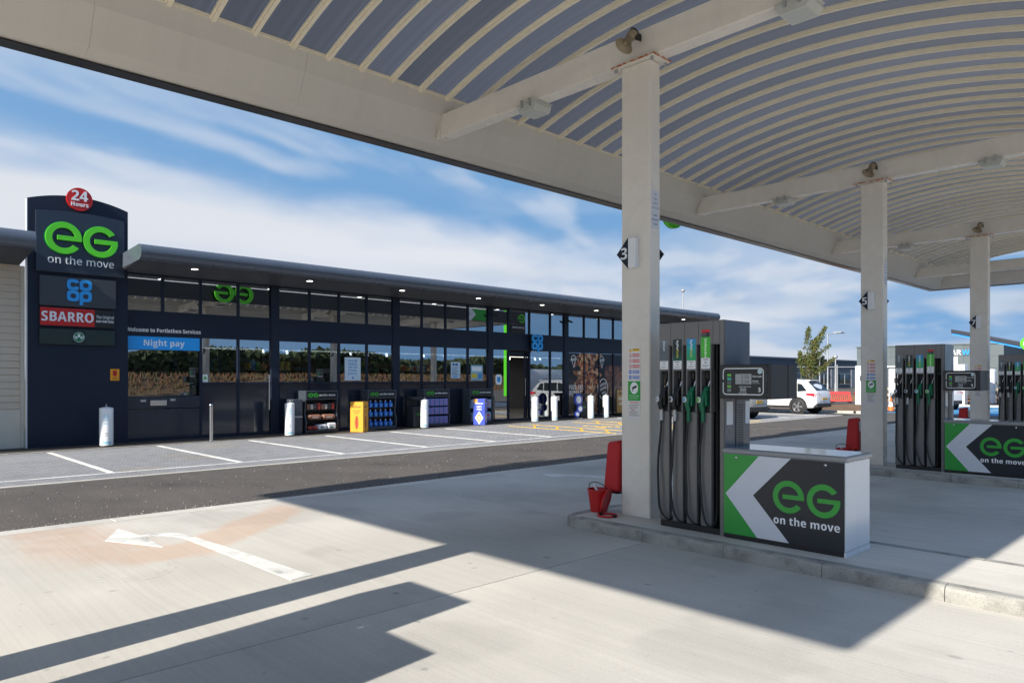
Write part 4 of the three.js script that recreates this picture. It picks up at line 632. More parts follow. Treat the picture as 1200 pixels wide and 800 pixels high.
// sign tower
{
  const T = [-20.5, 0, 4.69], o = thing('sign_tower', 'tall dark navy sign tower with stacked shop signs at the corner of the shop', 'sign tower', T), tp = into(o, T);
  const a = 3.58, b = 5.79, top = []; for (let i = 0; i <= 24; i++) { const t = i / 24; top.push([b + (a - b) * t, 6.02 + 0.2 * (1 - (2 * t - 1) ** 2)]); }
  tp('tower', prismX([[a, 0], [b, 0], ...top], -20.72, -20.5, 0.012), m.navy); tp('side_trim', bx(-20.64, -20.515, 0.0, 6.0, 3.56, 3.578), m.signWhite);
  const top2 = []; for (let i = 0; i <= 16; i++) { const t = i / 16; top2.push([5.68 + (3.73 - 5.68) * t, 5.74 + 0.06 * (1 - (2 * t - 1) ** 2)]); }
  const p1 = tp('wordmark_panel', prismX([[3.73, 4.28], [5.68, 4.28], ...top2], -20.499, -20.4, 0.006), m.navyGloss);
  for (const [f, u] of [[false, 4.3], [true, 5.11]]) { tp('letter_rim', toX(letterE(0.405, f, 0.05), -20.398, 5.12, u), m.darkGreen, undefined, p1); tp('letter', toX(letterE(0.385, f, 0.03, 0.006), -20.344, 5.12, u), m.brightGreen, undefined, p1); }
  tp('tagline', toX(text('on the move', 0.185, 0.02, fontR).scale(1.02, 1, 1), -20.398, 4.5, 4.7), m.signWhite, undefined, p1);
  const d = tp('round_badge', toX(new THREE.CylinderGeometry(0.285, 0.285, 0.08, 40).rotateX(Math.PI / 2), -20.44, 6.14, 4.66), m.red); tp('badge_text', [toX(text('24', 0.25, 0.01), -20.398, 6.1, 4.66), toX(text('Hours', 0.1, 0.01), -20.398, 5.96, 4.66)], m.signWhite, undefined, d);
  const p2 = tp('clover_panel', bx(-20.499, -20.4, 3.46, 4.18, 3.81, 5.48, 0.006), M(L(0.045, 0.052, 0.062), 0.3)); tp('clover_letters', clover(0.275, 0.025).map((g) => toX(g, -20.4, 3.865, 4.65)), m.blue, undefined, p2);
  const p3 = tp('red_panel', bx(-20.499, -20.42, 2.97, 3.42, 3.81, 5.46, 0.006), m.black); tp('red_field', bx(-20.42, -20.405, 2.98, 3.41, 3.82, 4.99), m.red, undefined, p3); tp('red_lettering', toX(text('SBARRO', 0.235, 0.012).scale(0.92, 1, 1), -20.405, 3.085, 4.405), m.signWhite, undefined, p3);
  tp('small_lettering', [toX(text('The Original', 0.075, 0.004, fontR).scale(0.72, 1, 1), -20.42, 3.2, 5.23), toX(text('NEW YORK PIZZA', 0.055, 0.004).scale(0.66, 1, 1), -20.42, 3.1, 5.23)], m.signWhite, undefined, p3);
  const p4 = tp('roundel_panel', bx(-20.499, -20.42, 2.52, 2.9, 3.81, 5.46, 0.006), M(L(0.014, 0.03, 0.028), 0.35)); tp('roundel', plateX(null, -20.42, 2.57, 2.86, 4.5, 4.79, 0.006), print(canvas(256, 256, (k) => { k.fillStyle = '#0e1f1e'; k.fillRect(0, 0, 256, 256); k.fillStyle = '#0f6b46'; k.beginPath(); k.arc(128, 132, 104, 0, 7); k.fill(); k.strokeStyle = '#dfe9e4'; k.lineWidth = 8; k.stroke(); k.fillStyle = '#e6efe9'; k.beginPath(); k.moveTo(98, 80); k.lineTo(112, 50); k.lineTo(128, 72); k.lineTo(144, 50); k.lineTo(158, 80); k.fill(); k.beginPath(); k.ellipse(128, 108, 22, 28, 0, 0, 7); k.fill(); for (const s of [-1, 1]) for (let i = 0; i < 4; i++) { k.lineWidth = 9; k.strokeStyle = '#e6efe9'; k.beginPath(); k.arc(128, 96, 44 + i * 16, s > 0 ? 0.15 : 2.0, s > 0 ? 1.15 : 3.0); k.stroke(); } })), undefined, p4);
  tp('alarm_plate', plateX(null, -20.499, 1.63, 1.93, 5.37, 5.58, 0.012), print(canvas(128, 192, (k) => { k.fillStyle = '#e89a1c'; k.fillRect(0, 0, 128, 192); k.fillStyle = '#b5201c'; k.fillRect(34, 26, 60, 70); k.beginPath(); k.arc(64, 96, 26, 0, 7); k.fill(); k.fillStyle = '#5a3a10'; for (let i = 0; i < 3; i++) k.fillRect(24, 140 + i * 14, 80, 5); })), 'small orange and red plate');
}
// neighbouring unit left of the tower
{
  const T = [-20.75, 0, -2], o = thing('neighbour_unit', 'beige plank-clad unit with matching rounded eaves left of the sign tower', 'building', T), p = into(o, T), a = -8, b = 3.57;
  p('core_wall', bx(-29, -20.78, 0, 4.4, a, b - 0.01), m.creamWall); p('base_panel', bx(-20.78, -20.7, 0.0, 0.94, a, b - 0.1, 0.004), m.creamWall);
  for (let i = 0; i < 21; i++) p('cladding_plank', prismU([[-20.78, 0.95 + i * 0.165], [-20.715, 0.95 + i * 0.165], [-20.735, 0.95 + i * 0.165 + 0.16], [-20.78, 0.95 + i * 0.165 + 0.16]], a, b - 0.1), m.beige);
  p('corner_trim', bx(-20.8, -20.68, 0, 4.38, b - 0.098, b - 0.012, 0.004), m.creamWall);
  const xl = -18.85, lipP = []; for (let i = 0; i <= 14; i++) { const t = -Math.PI / 2 + Math.PI * i / 14; lipP.push([xl - 0.2 + 0.2 * Math.cos(t), 4.77 + 0.2 * Math.sin(t)]); }
  const roof = p('roof', prismU([...lipP, [-21.2, 4.86], [-29, 4.9], [-29, 4.62], [-20.9, 4.42], [-20.7, 4.44]], a, 3.46), m.roofLip);
  for (let i = 0; i < 10; i++) { const s = (t) => [-20.66 + 1.61 * t, 4.396 + 0.16 * t], [x, y] = s(i / 10), [q, z] = s((i + 1) / 10); p('soffit_plank', prismU([[x + 0.006, y], [q - 0.006, z], [q - 0.006, z + 0.02], [x + 0.006, y + 0.02]], a + 0.02, 3.44), m.soffitDark, undefined, roof); }
}
// bollards
const sleeveT = canvas(512, 512, (k, w, h) => { k.fillStyle = '#eceeee'; k.fillRect(0, 0, w, h); for (const x of [128, 384]) { k.fillStyle = '#2f9fd0'; k.textAlign = 'center'; ['YOUR', 'MEMBER', 'PRICES', 'IN STORE'].forEach((s, i) => fitText(k, s, x, 92 + i * 26, 66, 22, true, 'center')); fitText(k, 'JOIN US', x, 214, 50, 18, true, 'center'); k.fillStyle = '#8a8d90'; for (let i = 0; i < 3; i++) k.fillRect(x - 24, 330 + i * 18, 48, 7); k.fillStyle = '#9fd0e4'; k.fillRect(x - 60, 448, 120, 34); } });
function sleeveBollard(pos, label, r, h, first) {
  const o = thing('sleeved_bollard', label, 'bollard', pos, 0, 'sleeved bollards along the shop front');
  obj('sleeve', new THREE.CylinderGeometry(r, r, h, 28, 1).rotateY(Math.atan2(-pos[0], pos[2]) - Math.PI / 2).translate(0, h / 2 + 0.01, 0), print(sleeveT, 0.45), o);
  obj('cap', lathe([[0, h + 0.045], [0.05, h + 0.04], [r * 0.9, h + 0.02], [r, h + 0.01]], 24), m.signWhite, o); obj('base_ring', lathe([[r + 0.012, 0], [r + 0.012, 0.02], [r, 0.03]], 24), m.black, o);
  obj('ring', new THREE.TorusGeometry(0.035, 0.008, 8, 18).translate(0, h + 0.075, 0), m.galv, o);
}
sleeveBollard([-19.8, 0.01, 5.1], 'white sleeved bollard in front of the sign tower', 0.155, 0.93);
sleeveBollard([-19.7, 0.01, 9.9], 'white sleeved bollard beside the first display stand', 0.135, 0.93);
sleeveBollard([-19.62, 0.01, 14.73], 'white sleeved bollard at the third display stand', 0.13, 0.93);
[[19.95, 'leftmost of the two by the entrance'], [21.05, 'right-hand one of the two by the entrance']].forEach(([u, w]) => sleeveBollard([-19.5, 0.01, u], 'white sleeved bollard, ' + w, 0.13, 0.93));
[[23.3, 'just right of the blue disc sign'], [24.3, 'left of the gold board']].forEach(([u, w]) => sleeveBollard([-19.5, 0.01, u], 'white sleeved bollard in front of the food poster, ' + w, 0.13, 0.93));
{ const o = thing('steel_bollard', 'slim polished steel bollard in front of the night window', 'bollard', [-19.54, 0.01, 7.56]); obj('post', lathe([[0.052, 0], [0.052, 0.95], [0.045, 0.985], [0.025, 1.0], [0, 1.003]], 24), m.steel, o); obj('base_ring', lathe([[0.075, 0], [0.075, 0.012], [0.052, 0.016]], 24), m.steel, o); }
// display stands
const standHeadT = print(canvas(512, 140, (k, w, h) => { k.fillStyle = '#10141b'; k.fillRect(0, 0, w, h); drawEG(k, 106, 70, 42, 2, '#3fb23a'); k.fillStyle = '#eceef0'; fitText(k, 'on the move', 204, 88, 280, 56); }), 0.3);
const slate = M(L(0.055, 0.068, 0.085), 0.4, { roughnessMap: wearTex });
function stand(u, label, rows) {
  const o = thing('display_stand', label, 'display stand', [-20.33, 0.012, u], 0, 'display stands along the shop front'), w = 0.56;
  for (const s of [-1, 1]) obj('side', prismU([[-0.24, 0], [0.22, 0], [0.24, 0.35], [0.14, 0.6], [0.2, 0.95], [0.2, 1.02], [-0.24, 1.02]], s > 0 ? w - 0.035 : -w, s > 0 ? w : -w + 0.035, 0.006), slate, o);
  obj('back', bx(-0.24, -0.21, 0.02, 1.02, -w + 0.036, w - 0.036), m.black, o); obj('base', bx(-0.2, 0.215, 0.02, 0.1, -w + 0.036, w - 0.036, 0.006), slate, o);
  for (let i = 1; i < rows; i++) obj('shelf', bx(-0.2, 0.16, 0.1 + i * 0.9 / rows, 0.12 + i * 0.9 / rows, -w + 0.036, w - 0.036), m.charcoal, o);
  const hd = obj('header', bx(-0.24, 0.22, 1.022, 1.3, -w, w, 0.012), slate, o); obj('header_print', plateX(null, 0.2205, 1.055, 1.27, -w + 0.05, w - 0.05, 0.004), standHeadT, hd);
}
stand(11.18, 'slate display stand of dark sacks and small goods, first from the night window', 3);
stand(13.38, 'slate display stand of blue bottles beside the yellow promotional box', 3);
stand(15.66, 'slate display stand of lilac packs behind a sleeved bollard', 3);
stand(17.74, 'slate display stand of water packs behind the blue promotional box', 2);
{ const o = thing('stand_shutter', 'grey folded shutter panel standing open left of the first display stand', 'panel', [-20.2, 0.012, 10.36]); obj('panel', bx(-0.3, 0.1, 0, 1.05, -0.16, 0.16, 0.02), slate, o); obj('rail', bx(0.1, 0.112, 0.5, 0.54, -0.15, 0.15), m.galv, o); }
{
  const row = ['bottom', 'middle', 'top'], ord = ['first', 'second', 'third', 'fourth', 'fifth', 'sixth', 'seventh', 'eighth'];
  const blue = M(L(0.03, 0.15, 0.62), 0.25), lab = M(L(0.06, 0.3, 0.75), 0.4), lilac = M(L(0.16, 0.2, 0.5), 0.4), pink = M(L(0.6, 0.12, 0.2), 0.4), water = M(L(0.25, 0.38, 0.6), 0.25);
  const b0 = [lathe([[0, 0], [0.062, 0], [0.068, 0.02], [0.068, 0.14], [0.04, 0.18], [0.02, 0.19], [0.02, 0.21]], 14).scale(0.8, 1, 1)], cap = lathe([[0.022, 0.205], [0.022, 0.235], [0, 0.237]], 10);
  for (let r = 0; r < 3; r++) for (let i = 0; i < 5; i++) { const o = thing('screenwash_bottle', `blue screenwash bottle beside the yellow promotional box, ${row[r]} shelf, ${ord[i]} from left`, 'bottle', [-20.2, 0.012 + [0.1, 0.42, 0.72][r], 12.97 + i * 0.195], 0, 'blue bottles on the second stand'); obj('bottle', b0[0], blue, o); obj('label', bx(0.05, 0.06, 0.03, 0.13, -0.045, 0.045), lab, o); obj('cap', cap, m.signWhite, o); }
  for (let r = 0; r < 3; r++) for (let i = 0; i < 5; i++) { const o = thing('lilac_pack', `lilac pack with pink spots behind a sleeved bollard, ${row[r]} shelf, ${ord[i]} from left`, 'pack', [-20.2, 0.012 + [0.1, 0.42, 0.72][r], 15.24 + i * 0.2], 0, 'lilac packs on the third stand'); obj('pack', bx(-0.12, 0.1, 0.0, 0.25, -0.092, 0.092, 0.015), lilac, o); obj('spot', bx(0.1, 0.103, 0.16, 0.2, -0.02, 0.02), pink, o); obj('spot', bx(0.1, 0.103, 0.05, 0.08, -0.03, 0.03), pink, o); }
  for (let r = 0; r < 2; r++) for (let i = 0; i < 3; i++) { const o = thing('water_pack', `wrapped water pack behind the blue promotional box, ${['lower', 'upper'][r]} shelf, ${ord[i]} from left`, 'pack', [-20.2, 0.012 + [0.1, 0.57][r], 17.4 + i * 0.33], 0, 'water packs on the fourth stand'); obj('pack', bx(-0.12, 0.12, 0.0, 0.33, -0.145, 0.145, 0.04), water, o); obj('label', [bx(0.12, 0.123, 0.17, 0.25, -0.05, 0.05), bx(0.12, 0.123, 0.07, 0.11, -0.06, 0.06)], r ? pink : m.red, o); }
  const r = rng(12), cc = [M(L(0.25, 0.12, 0.08), 0.6), M(L(0.5, 0.45, 0.4), 0.6), M(L(0.05, 0.05, 0.05), 0.6), M(L(0.4, 0.05, 0.04), 0.5)];
  for (let i = 0; i < 8; i++) { const o = thing('small_goods_bag', `small goods bag on the top shelf of the first display stand, ${ord[i]} from left`, 'bag', [-20.22, 0.732, 10.75 + i * 0.12], 0, 'bags on the first stand'); obj('bag', bx(-0.06, 0.06, 0, 0.16 + 0.05 * r(), -0.05, 0.05, 0.03), cc[i % 4], o); }
  for (let i = 0; i < 2; i++) { const o = thing('charcoal_sack', `dark brown sack lying on the middle shelf of the first display stand, ${['left', 'right'][i]} one`, 'sack', [-20.22, 0.422, 10.93 + i * 0.48], 0, 'sacks on the first stand'); obj('sack', bx(-0.16, 0.16, 0, 0.16, -0.22, 0.22, 0.07), cc[0], o); obj('band', bx(-0.14, 0.164, 0.05, 0.09, -0.1, 0.1, 0.01), cc[1], o); }
  for (let i = 0; i < 3; i++) { const o = thing('white_sack', `white sack with green and red print on the bottom of the first stand, ${['left', 'middle', 'right'][i]} one`, 'sack', [-20.2, 0.112, 10.85 + i * 0.32], 0, 'white sacks on the first stand'); obj('sack', bx(-0.14, 0.16, 0, 0.12 + 0.04 * i, -0.15, 0.15, 0.05), i ? m.signWhite : cc[3], o); obj('print', [bx(0.158, 0.163, 0.05, 0.09, -0.08, 0.02)], i ? m.darkGreen : m.black, o); }
}
// promotional boxes
function promoBox(name, pos, label, a, tx) { const o = thing(name, label, 'box', pos, 0.62); const t = print(canvas(256, 512, tx), 0.5); obj('carton', new THREE.BoxGeometry(0.42, 0.93, 0.42).translate(0, 0.475, 0), t, o); obj('cap', bx(-0.212, 0.212, 0.94, 0.95, -0.212, 0.212), a, o); obj('base', bx(-0.2, 0.2, 0, 0.012, -0.2, 0.2), m.black, o); }
promoBox('yellow_promo_box', [-19.66, 0.012, 12.22], 'tall yellow promotional carton with hot dog print before the shop', M(L(0.6, 0.3, 0.03), 0.5), (k, w, h) => { k.fillStyle = '#e8a52a'; k.fillRect(0, 0, w, h); k.fillStyle = '#2a2320'; fitText(k, 'rollover', 40, 96, 176, 50); k.fillStyle = '#d3502c'; fitText(k, 'HOT DOGS', 50, 164, 150, 34); fitText(k, 'HERE', 80, 198, 96, 32); k.fillStyle = '#cf6a24'; k.beginPath(); k.ellipse(128, 350, 40, 118, 0, 0, 7); k.fill(); k.fillStyle = '#a83a20'; k.beginPath(); k.ellipse(128, 350, 20, 112, 0, 0, 7); k.fill(); });
promoBox('blue_promo_box', [-19.62, 0.012, 17.25], 'tall blue promotional carton with orange diamond print before the shop', M(L(0.1, 0.12, 0.5), 0.5), (k, w, h) => { k.fillStyle = '#3c50b8'; k.fillRect(0, 0, w, h); k.fillStyle = '#e8a84a'; k.fillRect(0, 0, 90, 76); k.fillStyle = '#f4f4fa'; fitText(k, 'rollover', 40, 104, 180, 50); fitText(k, 'HOT', 70, 170, 116, 50); fitText(k, 'PIES', 70, 220, 116, 50); k.beginPath(); k.moveTo(128, 240); k.lineTo(222, 370); k.lineTo(128, 500); k.lineTo(34, 370); k.fill(); k.fillStyle = '#d88a3c'; k.beginPath(); k.moveTo(128, 280); k.lineTo(190, 370); k.lineTo(128, 460); k.lineTo(66, 370); k.fill(); k.fillStyle = '#f0d8b0'; k.beginPath(); k.ellipse(128, 370, 32, 46, 0, 0, 7); k.fill(); });
// litter bins
for (const [u, w] of [[14.72, 'between the blue bottle stand and the lilac pack stand'], [23.4, 'left of the blue disc sign']]) { const o = thing('litter_bin', 'dark litter bin with green mark, ' + w, 'bin', [-20.15, 0.012, u], 0, 'litter bins along the shop front'); obj('body', bx(-0.22, 0.22, 0, 0.72, -0.21, 0.21, 0.04), m.charcoal, o); obj('hood', [bx(-0.22, -0.14, 0.72, 1.02, -0.21, 0.21, 0.02), bx(-0.22, 0.22, 0.92, 1.05, -0.21, 0.21, 0.04)], m.charcoal, o); obj('mark', plateX(null, 0.22, 0.36, 0.56, -0.1, 0.1, 0.004), print(canvas(128, 128, (k) => { k.fillStyle = '#14181c'; k.fillRect(0, 0, 128, 128); drawEG(k, 64, 64, 28, 2, '#3fb23a'); })), o); }
// blue disc pavement sign, gold board
{ const o = thing('disc_sign', 'pavement sign of three stacked blue and white discs before the food poster', 'sign', [-19.75, 0.012, 22.75]); obj('stem', [rod([0, 0.03, 0], [0, 0.95, 0], 0.02), bx(-0.16, 0.16, 0, 0.03, -0.16, 0.16, 0.01)], m.galv, o); for (const [y, u, r] of [[0.8, 0, 0.25], [0.42, 0.1, 0.17], [0.2, -0.06, 0.13]]) { const d = obj('disc', new THREE.CylinderGeometry(r, r, 0.05, 28).rotateZ(Math.PI / 2).translate(0.03, y, -u), M(L(0.03, 0.07, 0.45), 0.35), o); obj('disc_face', new THREE.CylinderGeometry(r * 0.62, r * 0.62, 0.01, 24).rotateZ(Math.PI / 2).translate(0.06, y, -u), m.signWhite, d); } }
{ const o = thing('gold_board', 'gold advertising board against the glass behind the nearest column', 'sign board', [-20.3, 0.012, 26.35]); obj('frame', bx(-0.02, 0.02, 0.08, 1.2, -0.33, 0.33, 0.01), m.black, o); obj('print', plateX(null, 0.021, 0.12, 1.16, -0.29, 0.29, 0.004), print(canvas(256, 448, (k, w, h) => { k.fillStyle = '#b98d4a'; k.fillRect(0, 0, w, h); k.fillStyle = '#f2ead8'; fitText(k, 'ONE', 40, 200, 170, 90); fitText(k, 'UP', 60, 300, 130, 90); k.fillStyle = '#4a3a20'; k.fillRect(60, 50, 130, 30); })), o); obj('foot', [bx(-0.2, 0.2, 0, 0.08, -0.3, -0.26), bx(-0.2, 0.2, 0, 0.08, 0.26, 0.3)], m.black, o); }

// ================================================================ BEYOND
console.log('beyond');
{ const o = structure('planting_bed', 'bare brown planting bed beyond the parking bays'); const t = per(dataTex(256, 256, (i, j, c) => { const n = lat(i, j), p = fbm(i / 256 * 8, j / 256 * 8, 4, 8, 8); c[0] = 120 + 60 * (p - 0.5) + 50 * (n - 0.5); c[1] = 92 + 46 * (p - 0.5) + 40 * (n - 0.5); c[2] = 66 + 34 * (p - 0.5) + 30 * (n - 0.5); }, true), 1.5);
  obj('soil', slabPoly([[-13.9, 36.7], [-13.9, 47.5], [-30, 47.5], [-30, 36.7]], -0.02, 0.06), M(L(0.9, 0.9, 0.9), 1, { map: t, bumpMap: grainTex, bumpScale: 0.02 }), o);
  for (let x = -30; x < -13.9; x += 0.915) obj('kerb_stone', bx(x, x + 0.91, -0.02, 0.1, 36.5, 36.69, 0.012), m.edging, o);
  for (let u = 36.5; u < 47.4; u += 0.915) obj('kerb_stone', bx(-13.89, -13.74, -0.02, 0.1, u, u + 0.91, 0.012), m.edging, o);
  obj('bay_surface', sheet(rect(-21, -13.5, 34.2, 36.5), -0.011), m.path, o); obj('bay_marking', bx(-19.5, -12.9, -0.008, 0.003, 35.9, 36.3), m.edging, o);
}
{ const o = structure('charging_bays', 'bright blue painted charging bays beyond the far pumps'); obj('blue_surface', sheet([[-13.6, 38.5], [-2, 38.5], [-2, 50], [-13.6, 50]], -0.006), M(L(0.06, 0.28, 0.55), 0.75, { map: markTex }), o); for (const x of [-12.6, -9.9, -7.2, -4.5]) obj('bay_line', bx(x - 0.05, x + 0.05, -0.006, 0.002, 40, 50), m.white, o); obj('kerb_face', bx(-13.6, -2, -0.02, 0.12, 50, 50.2, 0.01), m.edging, o); }
// a box-shaped car body lofted from stations: [x, bottom, sill, belt, top, halfwidth, tophalf]
function loftBody(st) {
  const rings = st.map(([x, y0, y1, y2, y3, hw, tw]) => { const half = [[0, y0], [hw * 0.86, y0], [hw * 0.97, y1], [hw, (y1 + y2) / 2], [hw * 0.985, y2], [tw, y3], [tw * 0.55, y3 + 0.02], [0, y3 + 0.028]]; return [...half, ...half.slice(1, -1).reverse().map(([z, y]) => [-z, y])].map(([z, y]) => [x, y, z]); });
  const pos = [], n = rings[0].length, q = (a, b, c) => pos.push(...a, ...b, ...c);
  for (let i = 0; i < rings.length - 1; i++) for (let j = 0; j < n; j++) { const a = rings[i][j], b = rings[i][(j + 1) % n], c = rings[i + 1][(j + 1) % n], d = rings[i + 1][j]; q(a, b, c); q(a, c, d); }
  for (const [r, f] of [[rings[0], 1], [rings[rings.length - 1], 0]]) { const c = [r[0][0], (r[0][1] + r[7][1]) / 2, 0]; for (let j = 0; j < n; j++) f ? q(c, r[(j + 1) % n], r[j]) : q(c, r[j], r[(j + 1) % n]); }
  const g = new THREE.BufferGeometry(); g.setAttribute('position', new THREE.Float32BufferAttribute(pos, 3)); g.computeVertexNormals(); return metric(toCreasedNormals(g, 0.6));
}
function quadPlate(pts, th = 0.012) { // flat polygon in space with a little thickness
  const v = pts.map((p) => new THREE.Vector3(...p)), n = new THREE.Vector3().crossVectors(v[1].clone().sub(v[0]), v[2].clone().sub(v[0])).normalize().multiplyScalar(th), pos = [], T = (a, b, c) => pos.push(...a.toArray(), ...b.toArray(), ...c.toArray()), w = v.map((p) => p.clone().add(n));
  for (let i = 1; i < v.length - 1; i++) { T(w[0], w[i], w[i + 1]); T(v[0], v[i + 1], v[i]); } for (let i = 0; i < v.length; i++) { const j = (i + 1) % v.length; T(v[i], v[j], w[j]); T(v[i], w[j], w[i]); }
  const g = new THREE.BufferGeometry(); g.setAttribute('position', new THREE.Float32BufferAttribute(pos, 3)); g.computeVertexNormals(); return metric(g);
}
const carGlass = M(L(0.012, 0.018, 0.022), 0.05), plastic = M(L(0.02, 0.02, 0.022), 0.55), alloy = M(L(0.5, 0.5, 0.52), 0.3, { metalness: 0.8 }), tailRed = Ph({ color: L(0.45, 0.01, 0.015), roughness: 0.12, clearcoat: 1 });
const wheelParts = (() => { const tyre = lathe([[0.24, -0.11], [0.33, -0.11], [0.352, -0.08], [0.357, 0], [0.352, 0.08], [0.33, 0.11], [0.24, 0.11]], 32).rotateX(Math.PI / 2); const sp = [new THREE.CylinderGeometry(0.06, 0.06, 0.05, 16).rotateX(Math.PI / 2).translate(0, 0, 0.095)]; for (let i = 0; i < 5; i++) for (const d of [-0.13, 0.13]) sp.push(new THREE.BoxGeometry(0.2, 0.036, 0.03).translate(0.145, 0, 0.09).rotateZ(i / 5 * 2 * Math.PI + d)); sp.push(new THREE.TorusGeometry(0.245, 0.016, 8, 32).translate(0, 0, 0.09)); return { tyre, rim: mergeGeometries(sp.map(flat)), hub: new THREE.CylinderGeometry(0.24, 0.24, 0.1, 24).rotateX(Math.PI / 2) }; })();
function wheel(o, x, z) { const w = obj('wheel', wheelParts.tyre, m.rubber, o); w.position.set(x, 0.357, z); if (z < 0) w.rotation.y = Math.PI; obj('rim', wheelParts.rim, alloy, w); obj('hub', wheelParts.hub, m.black, w); }
const plateT = print(canvas(256, 64, (k) => { k.fillStyle = '#e6b422'; k.fillRect(0, 0, 256, 64); k.fillStyle = '#1a1a1a'; fitText(k, 'SV19 KLO', 16, 52, 224, 50); }));
function suv(pos, paint, label, turn = Math.PI) {
  const o = thing('parked_car', label, 'car', pos, turn, 'cars parked beyond the shop');
  obj('body', loftBody([[-2.25, 0.55, 0.6, 0.8, 0.92, 0.62, 0.56], [-2.2, 0.4, 0.48, 0.93, 1.02, 0.82, 0.74], [-2.0, 0.3, 0.42, 0.98, 1.06, 0.9, 0.8], [-1.4, 0.27, 0.38, 0.99, 1.06, 0.92, 0.84], [0, 0.26, 0.36, 0.97, 1.04, 0.92, 0.84], [0.9, 0.27, 0.36, 0.95, 1.02, 0.92, 0.82], [1.5, 0.28, 0.38, 0.9, 0.98, 0.91, 0.76], [2.0, 0.32, 0.42, 0.82, 0.9, 0.85, 0.66], [2.2, 0.4, 0.5, 0.7, 0.78, 0.7, 0.5]]), paint, o);
  obj('cabin', loftBody([[-2.17, 0.98, 1.0, 1.02, 1.06, 0.78, 0.7], [-1.9, 0.98, 1.0, 1.28, 1.36, 0.79, 0.65], [-1.66, 0.98, 1.0, 1.46, 1.56, 0.8, 0.62], [-1.2, 0.98, 1.0, 1.52, 1.64, 0.81, 0.62], [-0.3, 0.98, 1.0, 1.53, 1.65, 0.81, 0.62], [0.2, 0.98, 1.0, 1.46, 1.56, 0.8, 0.6], [1.0, 0.96, 0.97, 1.0, 1.03, 0.78, 0.66]].map(([x, a, b, c, d, hw, tw]) => [x, a, b, c * 0.999, d, hw, tw])), paint, o);
  for (const s of [-1, 1]) {
    const side = (pts) => quadPlate((s > 0 ? pts : [...pts].reverse()).map(([x, y]) => [x, y, s * (0.818 - (y > 1.2 ? 0.004 : 0))]), 0.012);
    obj('side_window', side([[-1.74, 1.12], [-1.3, 1.08], [-1.3, 1.46], [-1.5, 1.43]]), carGlass, o); obj('side_window', side([[-1.22, 1.08], [-0.32, 1.07], [-0.32, 1.49], [-1.22, 1.48]]), carGlass, o); obj('side_window', side([[-0.24, 1.07], [0.72, 1.06], [0.22, 1.42], [-0.24, 1.49]]), carGlass, o);
    obj('sill_cladding', new THREE.BoxGeometry(2.1, 0.12, 0.03).translate(0, 0.34, s * 0.915), plastic, o);
    obj('tail_light', quadPlate((s > 0 ? (a) => a : (a) => [...a].reverse())([[-2.12, 0.84, s * 0.86], [-1.76, 0.92, s * 0.928], [-1.76, 0.99, s * 0.925], [-2.14, 1.0, s * 0.845]]), 0.02), tailRed, o);
    obj('tail_light', quadPlate((s > 0 ? (a) => a : (a) => [...a].reverse())([[-2.235, 0.84, s * 0.52], [-2.16, 0.84, s * 0.86], [-2.17, 0.98, s * 0.84], [-2.23, 0.97, s * 0.52]]), 0.02), tailRed, o);
    for (const x of [-1.35, 1.33]) { obj('wheel_arch', new THREE.CylinderGeometry(0.43, 0.43, 0.04, 32).rotateX(Math.PI / 2).translate(x, 0.39, s * 0.905), plastic, o); wheel(o, x, s * 0.83); }
    obj('mirror', new RoundedBoxGeometry(0.14, 0.12, 0.2, 2, 0.04).translate(0.62, 1.1, s * 0.98), paint, o); obj('roof_rail', new THREE.BoxGeometry(1.7, 0.03, 0.03).translate(-0.7, 1.68, s * 0.58), plastic, o);
  }
  obj('rear_window', quadPlate([[-2.13, 1.11, 0.66], [-2.13, 1.11, -0.66], [-1.735, 1.52, -0.58], [-1.735, 1.52, 0.58]].reverse().map(([x, y, z]) => [x - 0.005, y, z]), 0.014), carGlass, o);
  obj('windscreen', quadPlate([[0.93, 1.08, 0.66], [0.93, 1.08, -0.66], [0.28, 1.5, -0.56], [0.28, 1.5, 0.56]], 0.012), carGlass, o);
  obj('spoiler', new RoundedBoxGeometry(0.26, 0.05, 1.2, 2, 0.02).translate(-1.68, 1.6, 0), paint, o);
  obj('rear_bumper', new RoundedBoxGeometry(0.2, 0.2, 1.6, 2, 0.05).translate(-2.16, 0.42, 0), plastic, o); obj('number_plate', new THREE.BoxGeometry(0.012, 0.11, 0.52).translate(-2.262, 0.72, 0), plateT, o); obj('front_grille', new RoundedBoxGeometry(0.1, 0.2, 1.2, 2, 0.03).translate(2.17, 0.6, 0), plastic, o);
  return o;
}
const carPaint = (r, g, b, rough = 0.25) => Ph({ color: L(r, g, b), roughness: rough, clearcoat: 1, clearcoatRoughness: 0.04 });
suv([-16.75, 0, 34.65], carPaint(0.78, 0.79, 0.8), 'white parked car seen from behind beside the young tree');
suv([-16.7, 0, 28.1], carPaint(0.36, 0.37, 0.38), 'silver grey parked car half hidden behind the number 3 pump display');
suv([-13.4, 0, 45.4], carPaint(0.4, 0.42, 0.45), 'silver car glimpsed between the second column and its pump', 2.4);
